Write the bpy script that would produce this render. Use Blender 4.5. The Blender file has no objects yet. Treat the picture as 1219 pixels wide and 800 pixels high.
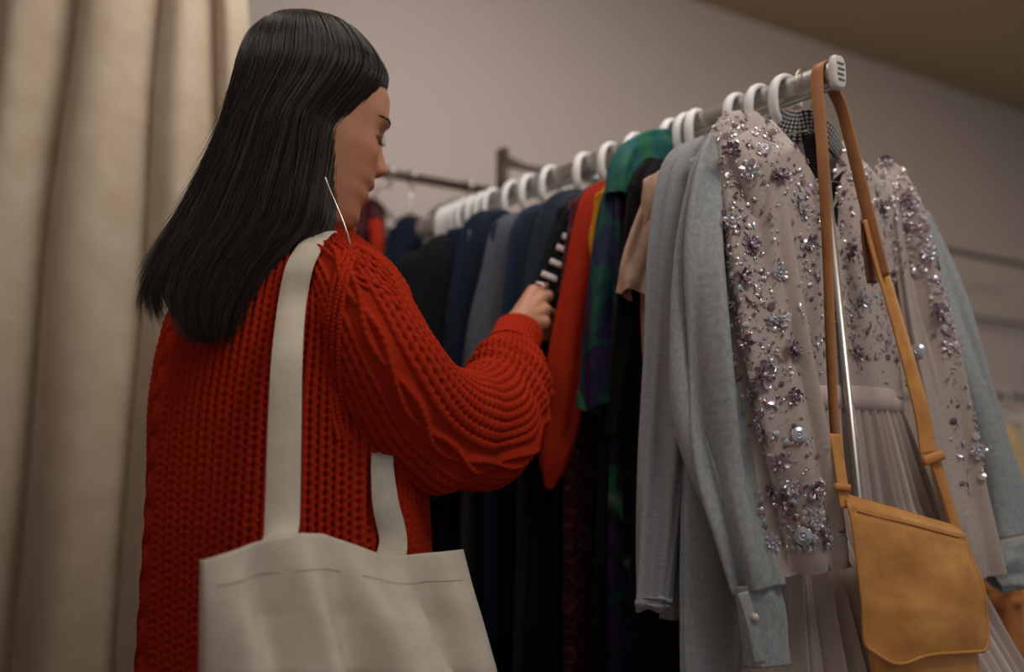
import bpy, bmesh, math, random
import numpy as np
from mathutils import Vector, Matrix, noise as mnoise
random.seed(7); RNG = np.random.default_rng(7)
PI = math.pi
sc = bpy.context.scene
COL = sc.collection

# ------------------------------------------------------------------ camera, world, lights, exposure
FPX = 1270.0; PITCH = math.radians(7.2); CAMZ = 1.11
cam_d = bpy.data.cameras.new('camera'); cam = bpy.data.objects.new('camera', cam_d); COL.objects.link(cam)
cam.location = (0, 0, CAMZ); cam.rotation_euler = (PI/2 + PITCH, 0, 0)
cam_d.sensor_width = 36; cam_d.lens = FPX*36/1219
cam_d.dof.use_dof = True; cam_d.dof.focus_distance = 1.24; cam_d.dof.aperture_fstop = 1.9
cam_d.clip_start = .05
sc.camera = cam
sc.view_settings.view_transform = 'Standard'; sc.view_settings.look = 'None'
sc.view_settings.gamma = 1; sc.view_settings.use_curve_mapping = False
sc.view_settings.exposure = -0.55
wd = bpy.data.worlds.new('world'); sc.world = wd; wd.use_nodes = True
wd.node_tree.nodes['Background'].inputs[0].default_value = (.90, .92, 1, 1)
wd.node_tree.nodes['Background'].inputs[1].default_value = .38
def area(name, loc, target, size, power, color):
    l = bpy.data.lights.new(name, 'AREA'); l.size = size; l.energy = power; l.color = color
    o = bpy.data.objects.new(name, l); COL.objects.link(o); o.location = loc
    o.rotation_euler = (Vector(target) - Vector(loc)).to_track_quat('-Z', 'Y').to_euler()
    return o
area('ceiling_lamp', (.75, .55, 2.5), (.15, 1.5, 1.15), .7, 17, (1, .93, .86))
area('left_fill_light', (-1.3, -.9, 1.9), (-.3, 1.7, 1.2), 1.3, 8, (.96, .97, 1))  # unseen fill from front left for curtain and tote, not a real window
area('curtain_fill_light', (-.75, .85, 2.5), (-.8, 2.0, 1.2), .6, 9, (1, .96, .90))  # extra light added only to brighten the curtain
area('wall_fill_light', (.05, 1.5, 2.5), (.15, 2.9, 1.6), .7, 17, (1, .96, .95))  # unseen overhead fill aimed at the back wall to brighten it
pl = bpy.data.lights.new('right_fill_light', 'POINT'); pl.energy = 22; pl.color = (1, .88, .74); pl.shadow_soft_size = .15  # added beyond the right edge to lift ceiling and right wall, no real bulb
po = bpy.data.objects.new('right_fill_light', pl); COL.objects.link(po); po.location = (2.3, 2.2, 2.0)

# ------------------------------------------------------------------ helpers
def W(px, py, D):                       # point on the ray of a photo pixel at forward distance D
    u = (px - 609.5)/FPX; v = -(py - 400)/FPX
    y = math.cos(PITCH) - v*math.sin(PITCH); z = math.sin(PITCH) + v*math.cos(PITCH)
    return np.array([u*D/y, D, CAMZ + z*D/y])
def interp(xs, ys, x): return np.interp(x, xs, ys)
def smooth_path(P, n):                  # Catmull-Rom through rows of P (any number of columns)
    P = np.asarray(P, float); m = len(P)
    E = np.vstack([2*P[0]-P[1], P, 2*P[-1]-P[-2]])
    t = np.linspace(0, m-1-1e-9, n); i = t.astype(int); f = (t-i)[:, None]
    a, b, c, d = E[i], E[i+1], E[i+2], E[i+3]
    return .5*((2*b) + (c-a)*f + (2*a-5*b+4*c-d)*f*f + (3*b-a-3*c+d)*f**3)
def props(o, label=None, cat=None, group=None, kind=None):
    if label: o['label'] = label
    if cat: o['category'] = cat
    if group: o['group'] = group
    if kind: o['kind'] = kind
    return o
def base(parent):                       # world position of the thing that owns a part
    while parent.parent: parent = parent.parent
    return np.array(parent.location)
def empty(name, loc, label, cat, group=None):
    o = bpy.data.objects.new(name, None); COL.objects.link(o); o.location = loc; o.empty_display_size = .05
    return props(o, label, cat, group)
def mk(name, V, F, mat, parent=None, loc=None, uv=None, smooth=True, mats=None, fm=None):
    V = np.asarray(V, float).reshape(-1, 3)
    L = base(parent) if parent else (np.array(loc) if loc is not None else np.zeros(3))
    me = bpy.data.meshes.new(name)
    if isinstance(F, np.ndarray):
        k = F.shape[1]; nf = len(F)
        me.vertices.add(len(V)); me.vertices.foreach_set('co', (V-L).ravel())
        me.loops.add(nf*k); me.loops.foreach_set('vertex_index', F.ravel().astype(np.int32))
        me.polygons.add(nf); me.polygons.foreach_set('loop_start', np.arange(0, nf*k, k, dtype=np.int32))
        me.update(calc_edges=True); me.validate()
    else:
        me.from_pydata([tuple(v) for v in (V-L)], [], [tuple(f) for f in F]); me.update()
    if uv is not None:
        lay = me.uv_layers.new(name='UVMap')
        vi = np.empty(len(me.loops), dtype=np.int32); me.loops.foreach_get('vertex_index', vi)
        lay.data.foreach_set('uv', np.asarray(uv, float).reshape(-1, 2)[vi].ravel())
    if smooth: me.polygons.foreach_set('use_smooth', np.ones(len(me.polygons), dtype=bool))
    o = bpy.data.objects.new(name, me); COL.objects.link(o)
    if mats:
        for m in mats: me.materials.append(m)
        if fm is not None: me.polygons.foreach_set('material_index', np.asarray(fm, dtype=np.int32))
    elif mat: me.materials.append(mat)
    if parent: o.parent = parent
    else: o.location = L
    return o
def gridF(nv, nu, closed=False):
    i = np.arange(nv-1)[:, None]; j = np.arange(nu if closed else nu-1)[None, :]
    jn = (j+1) % nu
    return np.stack(np.broadcast_arrays(i*nu+j, i*nu+jn, (i+1)*nu+jn, (i+1)*nu+j), -1).reshape(-1, 4)
def join(parts):                        # [(V,F)...] with quad arrays -> one
    Vs, Fs, n = [], [], 0
    for V, F in parts:
        V = np.asarray(V, float).reshape(-1, 3); Vs.append(V); Fs.append(np.asarray(F)+n); n += len(V)
    return np.vstack(Vs), np.vstack(Fs)
def solidify(o, th=.002, off=0):
    m = o.modifiers.new('thickness', 'SOLIDIFY'); m.thickness = th; m.offset = off; return o
def frames(C, ref):
    T = np.gradient(C, axis=0); T /= np.linalg.norm(T, axis=1)[:, None]
    A = np.zeros_like(C); a = np.asarray(ref, float)
    if abs(a.dot(T[0]))/np.linalg.norm(a) > .97: a = WD if abs(WD.dot(T[0])) < .9 else np.array([0, 0, 1.])
    for i in range(len(C)):
        a = a - T[i]*a.dot(T[i]); a /= np.linalg.norm(a); A[i] = a
    return T, A, np.cross(T, A)
def tube(P, r, seg=10, n=None, ref=(0, 0, 1), cap=True, r2=None):
    P = np.asarray(P, float)
    R = np.broadcast_to(np.asarray(r, float), (len(P),)); R2 = R if r2 is None else np.broadcast_to(np.asarray(r2, float), (len(P),))
    if n:
        Q = smooth_path(np.column_stack([P, R, R2]), n); P, R, R2 = Q[:, :3], Q[:, 3], Q[:, 4]
    T, A, B = frames(P, ref)
    ph = np.linspace(0, 2*PI, seg, endpoint=False)
    V = P[:, None]+A[:, None]*(np.cos(ph)[None, :, None]*R[:, None, None])+B[:, None]*(np.sin(ph)[None, :, None]*R2[:, None, None])
    F = gridF(len(P), seg, True); V = V.reshape(-1, 3)
    if cap:
        a = np.vstack([V, P[:1], P[-1:]]); k = len(V); j = np.arange(seg); jn = (j+1) % seg
        e = (len(P)-1)*seg
        F = np.vstack([F, np.stack([np.full(seg, k), jn, j, j], -1), np.stack([np.full(seg, k+1), e+j, e+jn, e+jn], -1)])
        V = a
    return V, F
def quads_to_poly(F):                   # drops doubled corners (capped tubes)
    out = []
    for f in F.tolist():
        g = []
        for q in f:
            if q not in g: g.append(q)
        if len(g) > 2: out.append(g)
    return out
def mkt(name, parts, mat, parent=None, loc=None, **k):
    V, F = join(parts); return mk(name, V, quads_to_poly(F), mat, parent, loc, **k)
def ribbon(P, w, wdir, th, n=60, crease=1.):       # strap: rectangular section swept along P
    P = np.asarray(P, float); w = np.broadcast_to(np.asarray(w, float), (len(P),))
    D = np.broadcast_to(np.asarray(wdir, float), P.shape)
    Q = smooth_path(np.column_stack([P, w, D]), n); C, w, D = Q[:, :3], Q[:, 3], Q[:, 4:7]
    T = np.gradient(C, axis=0); T /= np.linalg.norm(T, axis=1)[:, None]
    D = D - T*(D*T).sum(1)[:, None]; D /= np.linalg.norm(D, axis=1)[:, None]
    N = np.cross(T, D)
    e = [(-1, -.6), (-.94, -1), (-.3, -crease), (.94, -1), (1, -.6), (1, .6), (.94, 1), (-.3, 2-crease if crease > 1 else 1), (-.94, 1), (-1, .6)]
    ne = len(e); V = np.stack([C + D*(w/2*a)[:, None] + N*(th/2*b) for a, b in e], 1)
    F = gridF(n, ne, True).tolist(); F.append(list(range(ne))[::-1]); F.append([(n-1)*ne+i for i in range(ne)])
    s = np.concatenate([[0], np.cumsum(np.linalg.norm(np.diff(C, axis=0), axis=1))])
    uv = np.stack([np.broadcast_to(np.array([a for a, b in e])[None]*.5, (n, ne))*w[:, None], np.broadcast_to(s[:, None], (n, ne))], -1)
    return V.reshape(-1, 3), F, uv
def boxV(c, h, R=None):
    s = np.array([[x, y, z] for x in (-1, 1) for y in (-1, 1) for z in (-1, 1)], float)*h
    if R is not None: s = s @ np.asarray(R).T
    return s+np.asarray(c), np.array([[0, 1, 3, 2], [4, 6, 7, 5], [0, 4, 5, 1], [2, 3, 7, 6], [0, 2, 6, 4], [1, 5, 7, 3]])

# ------------------------------------------------------------------ materials
WD = np.array([.823, .567, 0.])                                           # back wall runs square to the rack
class NT:
    def __init__(s, name):
        s.m = bpy.data.materials.new(name); s.m.use_nodes = True; s.t = s.m.node_tree
        s.b = s.t.nodes['Principled BSDF']; s.out = s.t.nodes['Material Output']
    def n(s, typ, **k):
        o = s.t.nodes.new(typ)
        for a, v in k.items(): setattr(o, a, v)
        return o
    def l(s, a, b): s.t.links.new(a, b)
    def val(s, node, **k):
        for a, v in k.items(): node.inputs[a.replace('_', ' ')].default_value = v
        return node
def rgba(c): return (c[0], c[1], c[2], 1)
def srgb(r, g, b):
    f = lambda c: (c/255/12.92 if c/255 <= .04045 else ((c/255+.055)/1.055)**2.4)
    return (f(r), f(g), f(b))
def fabric(name, col, col2=None, rough=.9, nscale=60, weave=0, wb=.3, fold=0, sheen=.03, stretch=(1, 1, 1), lo=.35, hi=.65, coord='UV', spec=.14, bumpn=.15, metal=0):
    t = NT(name); tc = t.n('ShaderNodeTexCoord'); mp = t.n('ShaderNodeMapping'); mp.inputs['Scale'].default_value = stretch
    t.l(tc.outputs[coord], mp.inputs['Vector'])
    nz = t.n('ShaderNodeTexNoise'); t.val(nz, Scale=nscale, Detail=5.0, Roughness=.6); t.l(mp.outputs[0], nz.inputs['Vector'])
    rp = t.n('ShaderNodeValToRGB'); rp.color_ramp.elements[0].position = lo; rp.color_ramp.elements[1].position = hi
    rp.color_ramp.elements[0].color = rgba(col); rp.color_ramp.elements[1].color = rgba(col2 or tuple(c*1.25 for c in col))
    t.l(nz.outputs[0], rp.inputs[0]); t.l(rp.outputs[0], t.b.inputs['Base Color'])
    t.val(t.b, Roughness=rough, Metallic=metal); t.b.inputs['Specular IOR Level'].default_value = spec
    t.b.inputs['Sheen Weight'].default_value = sheen; t.b.inputs['Sheen Roughness'].default_value = .5
    h = nz.outputs[0]; bp = t.n('ShaderNodeBump'); t.val(bp, Strength=bumpn, Distance=.001)
    if weave:
        a = t.n('ShaderNodeTexWave', bands_direction='X'); b = t.n('ShaderNodeTexWave', bands_direction='Y')
        for w in (a, b): t.val(w, Scale=weave, Distortion=.6); w.inputs['Detail Scale'].default_value = 2; t.l(tc.outputs[coord], w.inputs['Vector'])
        ad = t.n('ShaderNodeMath', operation='ADD'); t.l(a.outputs['Fac'], ad.inputs[0]); t.l(b.outputs['Fac'], ad.inputs[1])
        ad2 = t.n('ShaderNodeMath', operation='ADD'); t.l(ad.outputs[0], ad2.inputs[0]); t.l(nz.outputs[0], ad2.inputs[1]); h = ad2.outputs[0]
        t.val(bp, Strength=wb)
    t.l(h, bp.inputs['Height']); t.l(bp.outputs[0], t.b.inputs['Normal'])
    return t.m
def plain(name, col, rough=.5, metal=0, spec=.5, bump=0, bs=200):
    t = NT(name); t.b.inputs['Base Color'].default_value = rgba(col); t.val(t.b, Roughness=rough, Metallic=metal)
    t.b.inputs['Specular IOR Level'].default_value = spec
    if bump:
        tc = t.n('ShaderNodeTexCoord'); nz = t.n('ShaderNodeTexNoise'); t.val(nz, Scale=bs, Detail=4.0); t.l(tc.outputs['Object'], nz.inputs['Vector'])
        bp = t.n('ShaderNodeBump'); t.val(bp, Strength=bump, Distance=.001); t.l(nz.outputs[0], bp.inputs['Height']); t.l(bp.outputs[0], t.b.inputs['Normal'])
    return t.m
def printed(name, cols, scale, stretch=(1, 1, 1), rough=.7):    # many-coloured print
    t = NT(name); tc = t.n('ShaderNodeTexCoord'); mp = t.n('ShaderNodeMapping'); mp.inputs['Scale'].default_value = stretch
    t.l(tc.outputs['UV'], mp.inputs['Vector'])
    nz = t.n('ShaderNodeTexNoise'); t.val(nz, Scale=scale, Detail=3.0, Distortion=1.2); t.l(mp.outputs[0], nz.inputs['Vector'])
    rp = t.n('ShaderNodeValToRGB'); e = rp.color_ramp.elements
    while len(e) < len(cols): e.new(.5)
    for i, c in enumerate(cols): e[i].position = .28+.44*i/(len(cols)-1); e[i].color = rgba(c)
    t.l(nz.outputs[0], rp.inputs[0]); t.l(rp.outputs[0], t.b.inputs['Base Color']); t.val(t.b, Roughness=rough)
    t.b.inputs['Specular IOR Level'].default_value = .25
    return t.m
M = {}
M['wall'] = plain('painted_wall', srgb(196, 182, 174), .9, bump=.08, bs=40)
M['ceiling'] = plain('ceiling_paint', srgb(206, 188, 152), .95)
M['floor'] = fabric('floor_boards', srgb(132, 114, 98), srgb(158, 138, 118), .6, 6, stretch=(1, 8, 1), coord='Object')
M['curtain'] = fabric('curtain_linen', srgb(188, 170, 146), srgb(200, 184, 162), .95, 14, weave=260, wb=.18, sheen=.2)
M['knit'] = fabric('red_wool', (.37, .021, .007), (.49, .035, .010), .95, 700, sheen=0, bumpn=.9, spec=.08)
M['skin'] = None
M['hairm'] = plain('black_hair', (.010, .0075, .0065), .30, spec=.55)
M['canvas'] = fabric('cream_canvas', srgb(205, 194, 178), srgb(216, 206, 190), .95, 30, weave=420, wb=.3)
M['stitch'] = plain('stitch_thread', srgb(188, 176, 160), .9)
M['leather'] = fabric('tan_leather', srgb(184, 120, 56), srgb(222, 160, 86), .5, 22, sheen=0, spec=.4, bumpn=.35, lo=.3, hi=.7)
M['strapm'] = fabric('brown_strap_leather', srgb(158, 104, 62), srgb(176, 120, 72), .5, 14, sheen=0, spec=.4, bumpn=.3)
M['leather_edge'] = plain('dark_leather_edge', srgb(120, 74, 28), .55)
M['chrome'] = plain('brushed_chrome', (.56, .54, .52), .36, 1)
M['iron'] = plain('dark_steel', srgb(92, 78, 68), .5, .6)
M['white'] = plain('white_plastic', srgb(226, 224, 222), .4)
M['capm'] = plain('cap_plastic', srgb(214, 206, 200), .4)
M['groove'] = plain('cap_groove', srgb(110, 104, 100), .6)
M['wire'] = plain('wire_steel', (.45, .40, .30), .3, 1)
M['heather'] = fabric('grey_heather_knit', srgb(138, 140, 144), srgb(160, 162, 165), .95, 90, weave=240, wb=.25, stretch=(1, 6, 1))
M['chambray'] = fabric('pale_blue_chambray', srgb(148, 152, 153), srgb(170, 174, 175), .9, 120, weave=330, wb=.2, stretch=(3, 1, 1))
M['beige'] = fabric('beige_pink_cotton', srgb(176, 146, 126), None, .9, 60)
M['red'] = fabric('orange_red_satin', srgb(158, 36, 12), srgb(172, 44, 16), .7, 20, spec=.12, sheen=0)
M['yellow'] = fabric('mustard_cotton', srgb(196, 138, 22), None, .8, 40)
M['black'] = fabric('black_cotton', srgb(13, 13, 15), None, .85, 80)
M['black2'] = fabric('black_crepe', srgb(11, 10, 12), None, .8, 80)
M['navy'] = fabric('navy_wool', srgb(18, 25, 42), srgb(24, 32, 50), .9, 60)
M['denim'] = fabric('dark_blue_denim', srgb(25, 38, 56), srgb(36, 50, 70), .9, 160, stretch=(5, 1, 1))
M['teal'] = fabric('slate_blue_wool', srgb(34, 42, 52), None, .9, 60)
M['blazer'] = fabric('grey_blazer_wool', srgb(70, 72, 80), srgb(84, 86, 94), .9, 150)
M['maroon'] = printed('maroon_print', [srgb(22, 10, 14), srgb(94, 22, 30), srgb(30, 12, 18), srgb(120, 60, 70), srgb(50, 16, 24)], 70)
M['tropic'] = printed('tropical_print', [srgb(12, 14, 30), srgb(20, 26, 56), srgb(16, 74, 56), srgb(20, 28, 62), srgb(48, 26, 62), srgb(12, 16, 34), srgb(30, 96, 66), srgb(120, 130, 100)], 11, (1.6, .8, 1))
M['lightpatch'] = printed('green_yoke_print', [srgb(20, 72, 50), srgb(40, 106, 72), srgb(26, 86, 92), srgb(52, 112, 78), srgb(24, 56, 92)], 16)
M['dots'] = None
M['stripew'] = plain('white_ribbon', srgb(214, 208, 206), .7)
M['tulle'] = fabric('mauve_tulle', srgb(190, 173, 165), srgb(200, 184, 176), .85, 200, sheen=.3)
M['sheer'] = fabric('sheer_mauve_tulle', srgb(192, 175, 167), srgb(202, 186, 178), .85, 200, sheen=.3)
_t = M['sheer'].node_tree; _mx = _t.nodes.new('ShaderNodeMixShader'); _tr = _t.nodes.new('ShaderNodeBsdfTransparent'); _mx.inputs[0].default_value = .20
_t.links.new(_t.nodes['Principled BSDF'].outputs[0], _mx.inputs[1]); _t.links.new(_tr.outputs[0], _mx.inputs[2]); _t.links.new(_mx.outputs[0], _t.nodes['Material Output'].inputs[0])
M['lining'] = fabric('mauve_lining', srgb(146, 126, 120), None, .8, 60)
M['band'] = fabric('mauve_satin_band', srgb(206, 188, 182), None, .45, 30, spec=.5)
M['paleyellow'] = fabric('pale_yellow_cotton', srgb(206, 178, 124), None, .9, 40)
M['orange'] = plain('orange_fabric', srgb(176, 112, 60), .9)
M['silver'] = plain('silver', (.8, .76, .72), .2, 1)
M['trousers'] = fabric('black_trousers', srgb(24, 24, 28), None, .9, 60)
M['lash'] = plain('dark_lash_hair', (.012, .009, .008), .6)
def sequin_mat(name, cols, metal=.30, rough=.16):
    t = NT(name); g = t.n('ShaderNodeNewGeometry'); oi = t.n('ShaderNodeObjectInfo')
    ad = t.n('ShaderNodeMath', operation='ADD'); t.l(g.outputs['Random Per Island'], ad.inputs[0]); t.l(oi.outputs['Random'], ad.inputs[1])
    fr = t.n('ShaderNodeMath', operation='FRACT'); t.l(ad.outputs[0], fr.inputs[0])
    rp = t.n('ShaderNodeValToRGB'); rp.color_ramp.interpolation = 'CONSTANT'; e = rp.color_ramp.elements
    while len(e) < len(cols): e.new(.5)
    for i, c in enumerate(cols): e[i].position = i/len(cols); e[i].color = rgba(c)
    t.l(fr.outputs[0], rp.inputs[0]); t.l(rp.outputs[0], t.b.inputs['Base Color'])
    t.val(t.b, Metallic=metal, Roughness=rough); t.b.inputs['Coat Weight'].default_value = .6
    return t.m
M['strand'] = sequin_mat('hair_strand', [(.010, .0075, .0065), (.020, .014, .011), (.008, .006, .006), (.045, .030, .022), (.012, .009, .0075), (.030, .020, .015), (.009, .007, .006), (.070, .048, .035)], 0, .28)
M['strand'].node_tree.nodes['Principled BSDF'].inputs['Coat Weight'].default_value = 0
M['sequin'] = sequin_mat('sequin', [srgb(200, 184, 188), srgb(140, 118, 126), srgb(216, 208, 212), srgb(162, 140, 146), srgb(190, 204, 208), srgb(116, 94, 102), srgb(190, 172, 188), srgb(206, 192, 186)])
M['petal'] = sequin_mat('flower_petal', [srgb(150, 124, 136), srgb(112, 86, 100), srgb(190, 176, 186), srgb(132, 108, 118)], .35, .25)
M['petal_pale'] = sequin_mat('pale_flower_petal', [srgb(206, 198, 206), srgb(190, 196, 204), srgb(214, 200, 206)], .4, .2)
M['pearl'] = plain('bead', srgb(214, 204, 200), .2, .2)
def dots_mat():
    t = NT('black_white_dotted_band'); tc = t.n('ShaderNodeTexCoord')
    ck = t.n('ShaderNodeTexVoronoi'); t.val(ck, Scale=190.0, Randomness=0.0); t.l(tc.outputs['UV'], ck.inputs['Vector'])
    rp = t.n('ShaderNodeValToRGB'); rp.color_ramp.elements[0].position = .30; rp.color_ramp.elements[1].position = .36
    rp.color_ramp.elements[0].color = rgba(srgb(176, 172, 176)); rp.color_ramp.elements[1].color = rgba(srgb(14, 14, 16))
    t.l(ck.outputs['Distance'], rp.inputs[0]); t.l(rp.outputs[0], t.b.inputs['Base Color']); t.val(t.b, Roughness=.7); return t.m
M['dots'] = dots_mat()
def skin_mat():
    t = NT('skin'); at = t.n('ShaderNodeVertexColor', layer_name='tone'); t.l(at.outputs[0], t.b.inputs['Base Color'])
    t.val(t.b, Roughness=.5); t.b.inputs['Subsurface Weight'].default_value = .12; t.b.inputs['Subsurface Radius'].default_value = (.012, .005, .003)
    t.b.inputs['Subsurface Scale'].default_value = .6; t.b.inputs['Specular IOR Level'].default_value = .4
    tc = t.n('ShaderNodeTexCoord'); nz = t.n('ShaderNodeTexNoise'); t.val(nz, Scale=900.0); t.l(tc.outputs['Object'], nz.inputs['Vector'])
    bp = t.n('ShaderNodeBump'); t.val(bp, Strength=.08, Distance=.0005); t.l(nz.outputs[0], bp.inputs['Height']); t.l(bp.outputs[0], t.b.inputs['Normal'])
    return t.m
M['skin'] = skin_mat()

# ------------------------------------------------------------------ rack axes and room
RAILZ = 1.61
P0 = np.array([.41, 1.30, RAILZ]); DR = np.array([-.567, .823, 0.])      # near end, direction away
WD = np.array([.823, .567, 0.])                                           # back wall runs square to the rack
WC = np.array([1.29, 3.73, 0.])                                           # a point at the foot of the back wall
CEIL = 2.60
def rail(t): return P0 + DR*t
def t_px(px):
    k = (px-609.5)/FPX/ (math.cos(PITCH))   # close enough for a rail seen above the horizon
    lo, hi = -.1, 1.5
    for _ in range(50):
        mid = (lo+hi)/2; p = rail(mid)
        dz = p[2]-CAMZ; depth = p[1]*math.cos(PITCH)+dz*math.sin(PITCH)
        x = 609.5+FPX*p[0]/depth
        if x > px: lo = mid
        else: hi = mid
    return lo
def struct(name, parts, mat):
    V, F = join(parts); o = mk(name, V, F, mat, smooth=False); return props(o, kind='structure')
WN = np.array([-.567, .823, 0.])                                          # out through the back wall
RW = np.column_stack([WD, WN, [0, 0, 1]])
struct('floor', [boxV(np.array([.3, 1.6, -.03]), (4.5, 4.5, .03))], M['floor'])
struct('ceiling', [boxV(WC + WD*-.2 - WN*1.75 + [0, 0, CEIL+.04], (4.2, 2.0, .04), RW)], M['ceiling'])
struct('wall_back', [boxV(WC + WD*.5 + WN*.06 + [0, 0, CEIL/2], (4.6, .06, CEIL/2), RW)], M['wall'])
lw = WC - WD*3.35
struct('wall_left', [boxV(lw - WN*1.1 + [0, 0, CEIL/2], (.05, 1.1, CEIL/2), RW)], M['wall'])

# ------------------------------------------------------------------ curtain
def curtain():
    L = W(130, 560, 1.92); L[2] = 0
    nz_, nx = 120, 320
    top = np.array([-420, -310, -215, -120, -30, 66, 171, 240, 292]); bot = np.array([-400, -300, -215, -140, -72, 30, 150, 262, 330])
    ztop, zbot = 2.57, .015
    V = np.zeros((nz_, nx, 3)); UV = np.zeros((nz_, nx, 2))
    for i in range(nz_):
        f = i/(nz_-1); z = ztop+(zbot-ztop)*f
        # frame top is z=1.95, frame bottom about .75 at this distance
        g = np.clip((1.95-z)/1.2, -.25, 1.4); g = g + .12*math.sin(g*3.0)
        vl = top + (bot-top)*g
        px = np.linspace(vl[0], vl[-1]-8, nx)
        k = np.searchsorted(vl, px)-1; k = np.clip(k, 0, len(vl)-2)
        q = (px-vl[k])/(vl[k+1]-vl[k])                       # 0..1 between two valleys
        amp = np.array([.06, .05, .06, .06, .095, .10, .075, .06])[k]
        d = 1.94 - amp*np.sin(PI*q)**.62 + .005*np.sin(q*7+k*2+g*2) + .010*np.sin(2*PI*g*1.3+px*.02)
        x = (px-609.5)/FPX*1.92
        V[i, :, 0] = x; V[i, :, 1] = d; V[i, :, 2] = z
        UV[i, :, 0] = np.linspace(0, 1.6, nx); UV[i, :, 1] = z
    o = mk('curtain', V, gridF(nz_, nx), M['curtain'], loc=L, uv=UV)
    solidify(o, .003)
    props(o, 'floor length beige linen curtain hanging in deep folds behind the woman', 'curtain')
curtain()

# ------------------------------------------------------------------ wall rails behind
def wallpt(px, py, off):                 # point in front of the back wall by off, on a photo pixel's ray
    lo, hi = .5, 9
    for _ in range(60):
        m = (lo+hi)/2; p = W(px, py, m)
        if (p-WC).dot(WN) > -off: hi = m
        else: lo = m
    return W(px, py, lo)
def wall_rails():
    a = wallpt(598, 194, .28); b = wallpt(1260, 334, .28); b[2] = a[2]
    r = empty('wall_rail', (a[0], a[1], 0), 'upper dark steel rail along the back wall from its bracket to the right edge', 'rail')
    mkt('bar', [tube([a, b], .009, 10)], M['iron'], r)
    p1 = wallpt(598, 178, .28); p2 = wallpt(598, 248, .28); p2[:2] = p1[:2]
    mkt('bracket_plate', [tube([p1, p2], .011, 8, r2=.022)], M['iron'], r)
    k = (p1+p2)/2; k[2] -= .03
    mkt('bracket_arm', [tube([k, k+WN*.275], .010, 8), tube([k+[0, 0, -.03], k+WN*.275+[0, 0, -.10]], .007, 8)], M['iron'], r)
    mkt('bracket_gusset', [tube([a+[0, 0, .015], a+WD*.06+[0, 0, 0.0]], .009, 8)], M['iron'], r)
    a = wallpt(380, 192, .25); b = wallpt(592, 236, .25); b[2] = a[2]
    r2 = empty('wall_rail', (a[0], a[1], 0), 'left steel wall rail behind the woman at her nose level', 'rail')
    mkt('bar', [tube([a, b], .011, 10)], M['iron'], r2)
    mkt('bracket_arm', [tube([a+WD*.02, a+WD*.02+WN*.25], .009, 8)], M['iron'], r2)
    c = wallpt(1000, 356, .06); d = wallpt(1270, 398, .06); d[2] = c[2]
    r3 = empty('wall_rail', (c[0], c[1], 0), 'thin lower rail on the back wall right of the sequinned dress', 'rail')
    mkt('bar', [tube([c, d], .007, 8)], M['iron'], r3)
    mkt('standoff', [tube([c+WD*.1, c+WD*.1+WN*.06], .006, 8)], M['iron'], r3)
    return a, b
RA, RB = wall_rails()

# ------------------------------------------------------------------ main rack
def rack():
    r = empty('clothes_rack', (P0[0]*.5, 1.7, 0), 'chrome clothes rack carrying the whole row of garments', 'clothes rack')
    a = rail(.0); b = rail(1.06)
    T = DR; S = np.array([.823, .567, 0.])
    ph = np.linspace(0, 2*PI, 28, endpoint=False)
    c = np.sign(np.cos(ph))*np.abs(np.cos(ph))**.8; s = np.sin(ph)
    prof = [(c[i]*.0105, s[i]*.0165 + (-.0015 if -.5 > s[i] > -.75 else 0)) for i in range(28)]
    V = np.array([[p + S*x + np.array([0, 0, z]) for x, z in prof] for p in (a, b)])
    mk('rail_tube', V, gridF(2, 28, True), M['chrome'], r)
    # lower ridge of the tube
    mkt('rail_ridge', [tube([a+[0, 0, -.017]+S*.002, b+[0, 0, -.017]+S*.002], .0035, 8)], M['chrome'], r)
    # end cap with moulded slots
    n = 40; ph = np.linspace(0, 2*PI, n, endpoint=False)
    ce = np.sign(np.cos(ph))*np.abs(np.cos(ph))**.6*.0125; se = np.sign(np.sin(ph))*np.abs(np.sin(ph))**.75*.0225
    rings = []
    for d, k in ((.001, .85), (.001, 1), (-.004, 1.0), (-.007, .93), (-.008, .8)):
        rings.append(a + T*d + S*(ce*k)[:, None] + np.array([0, 0, 1])*(se*k)[:, None])
    V = np.array(rings).reshape(-1, 3); F = gridF(5, n, True).tolist(); F.append([4*n+i for i in range(n)]); F.append(list(range(n))[::-1])
    cap = mk('end_cap', V, F, M['capm'], r)
    for k in range(4):
        zc = .0105-.007*k
        Vb, Fb = boxV(a - T*.0078 + np.array([0, 0, zc]) + S*.001*(k % 2), (.0062, .0012, .0013), np.column_stack([S, T, [0, 0, 1]]))
        mk('slot', Vb, Fb, M['groove'], cap, smooth=False)
    # uprights
    pt = rail(.03)+[0, 0, -.012]; pb = W(1015, 520, 1.325); d = pb-pt; pb = pt + d*((pt[2]-.03)/(pt[2]-pb[2]))
    mkt('upright', [tube([pt, pb], .0056, 14)], M['chrome'], r)
    qt = rail(1.03); qb = qt.copy(); qb[2] = .03
    mkt('upright', [tube([qt, qb], .0068, 14)], M['chrome'], r)
    for p in (pb, qb):
        mkt('foot', [tube([p-S*.28+[0, 0, -.015], p+S*.28+[0, 0, -.015]], .014, 12)], M['chrome'], r)
rack()

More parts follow.
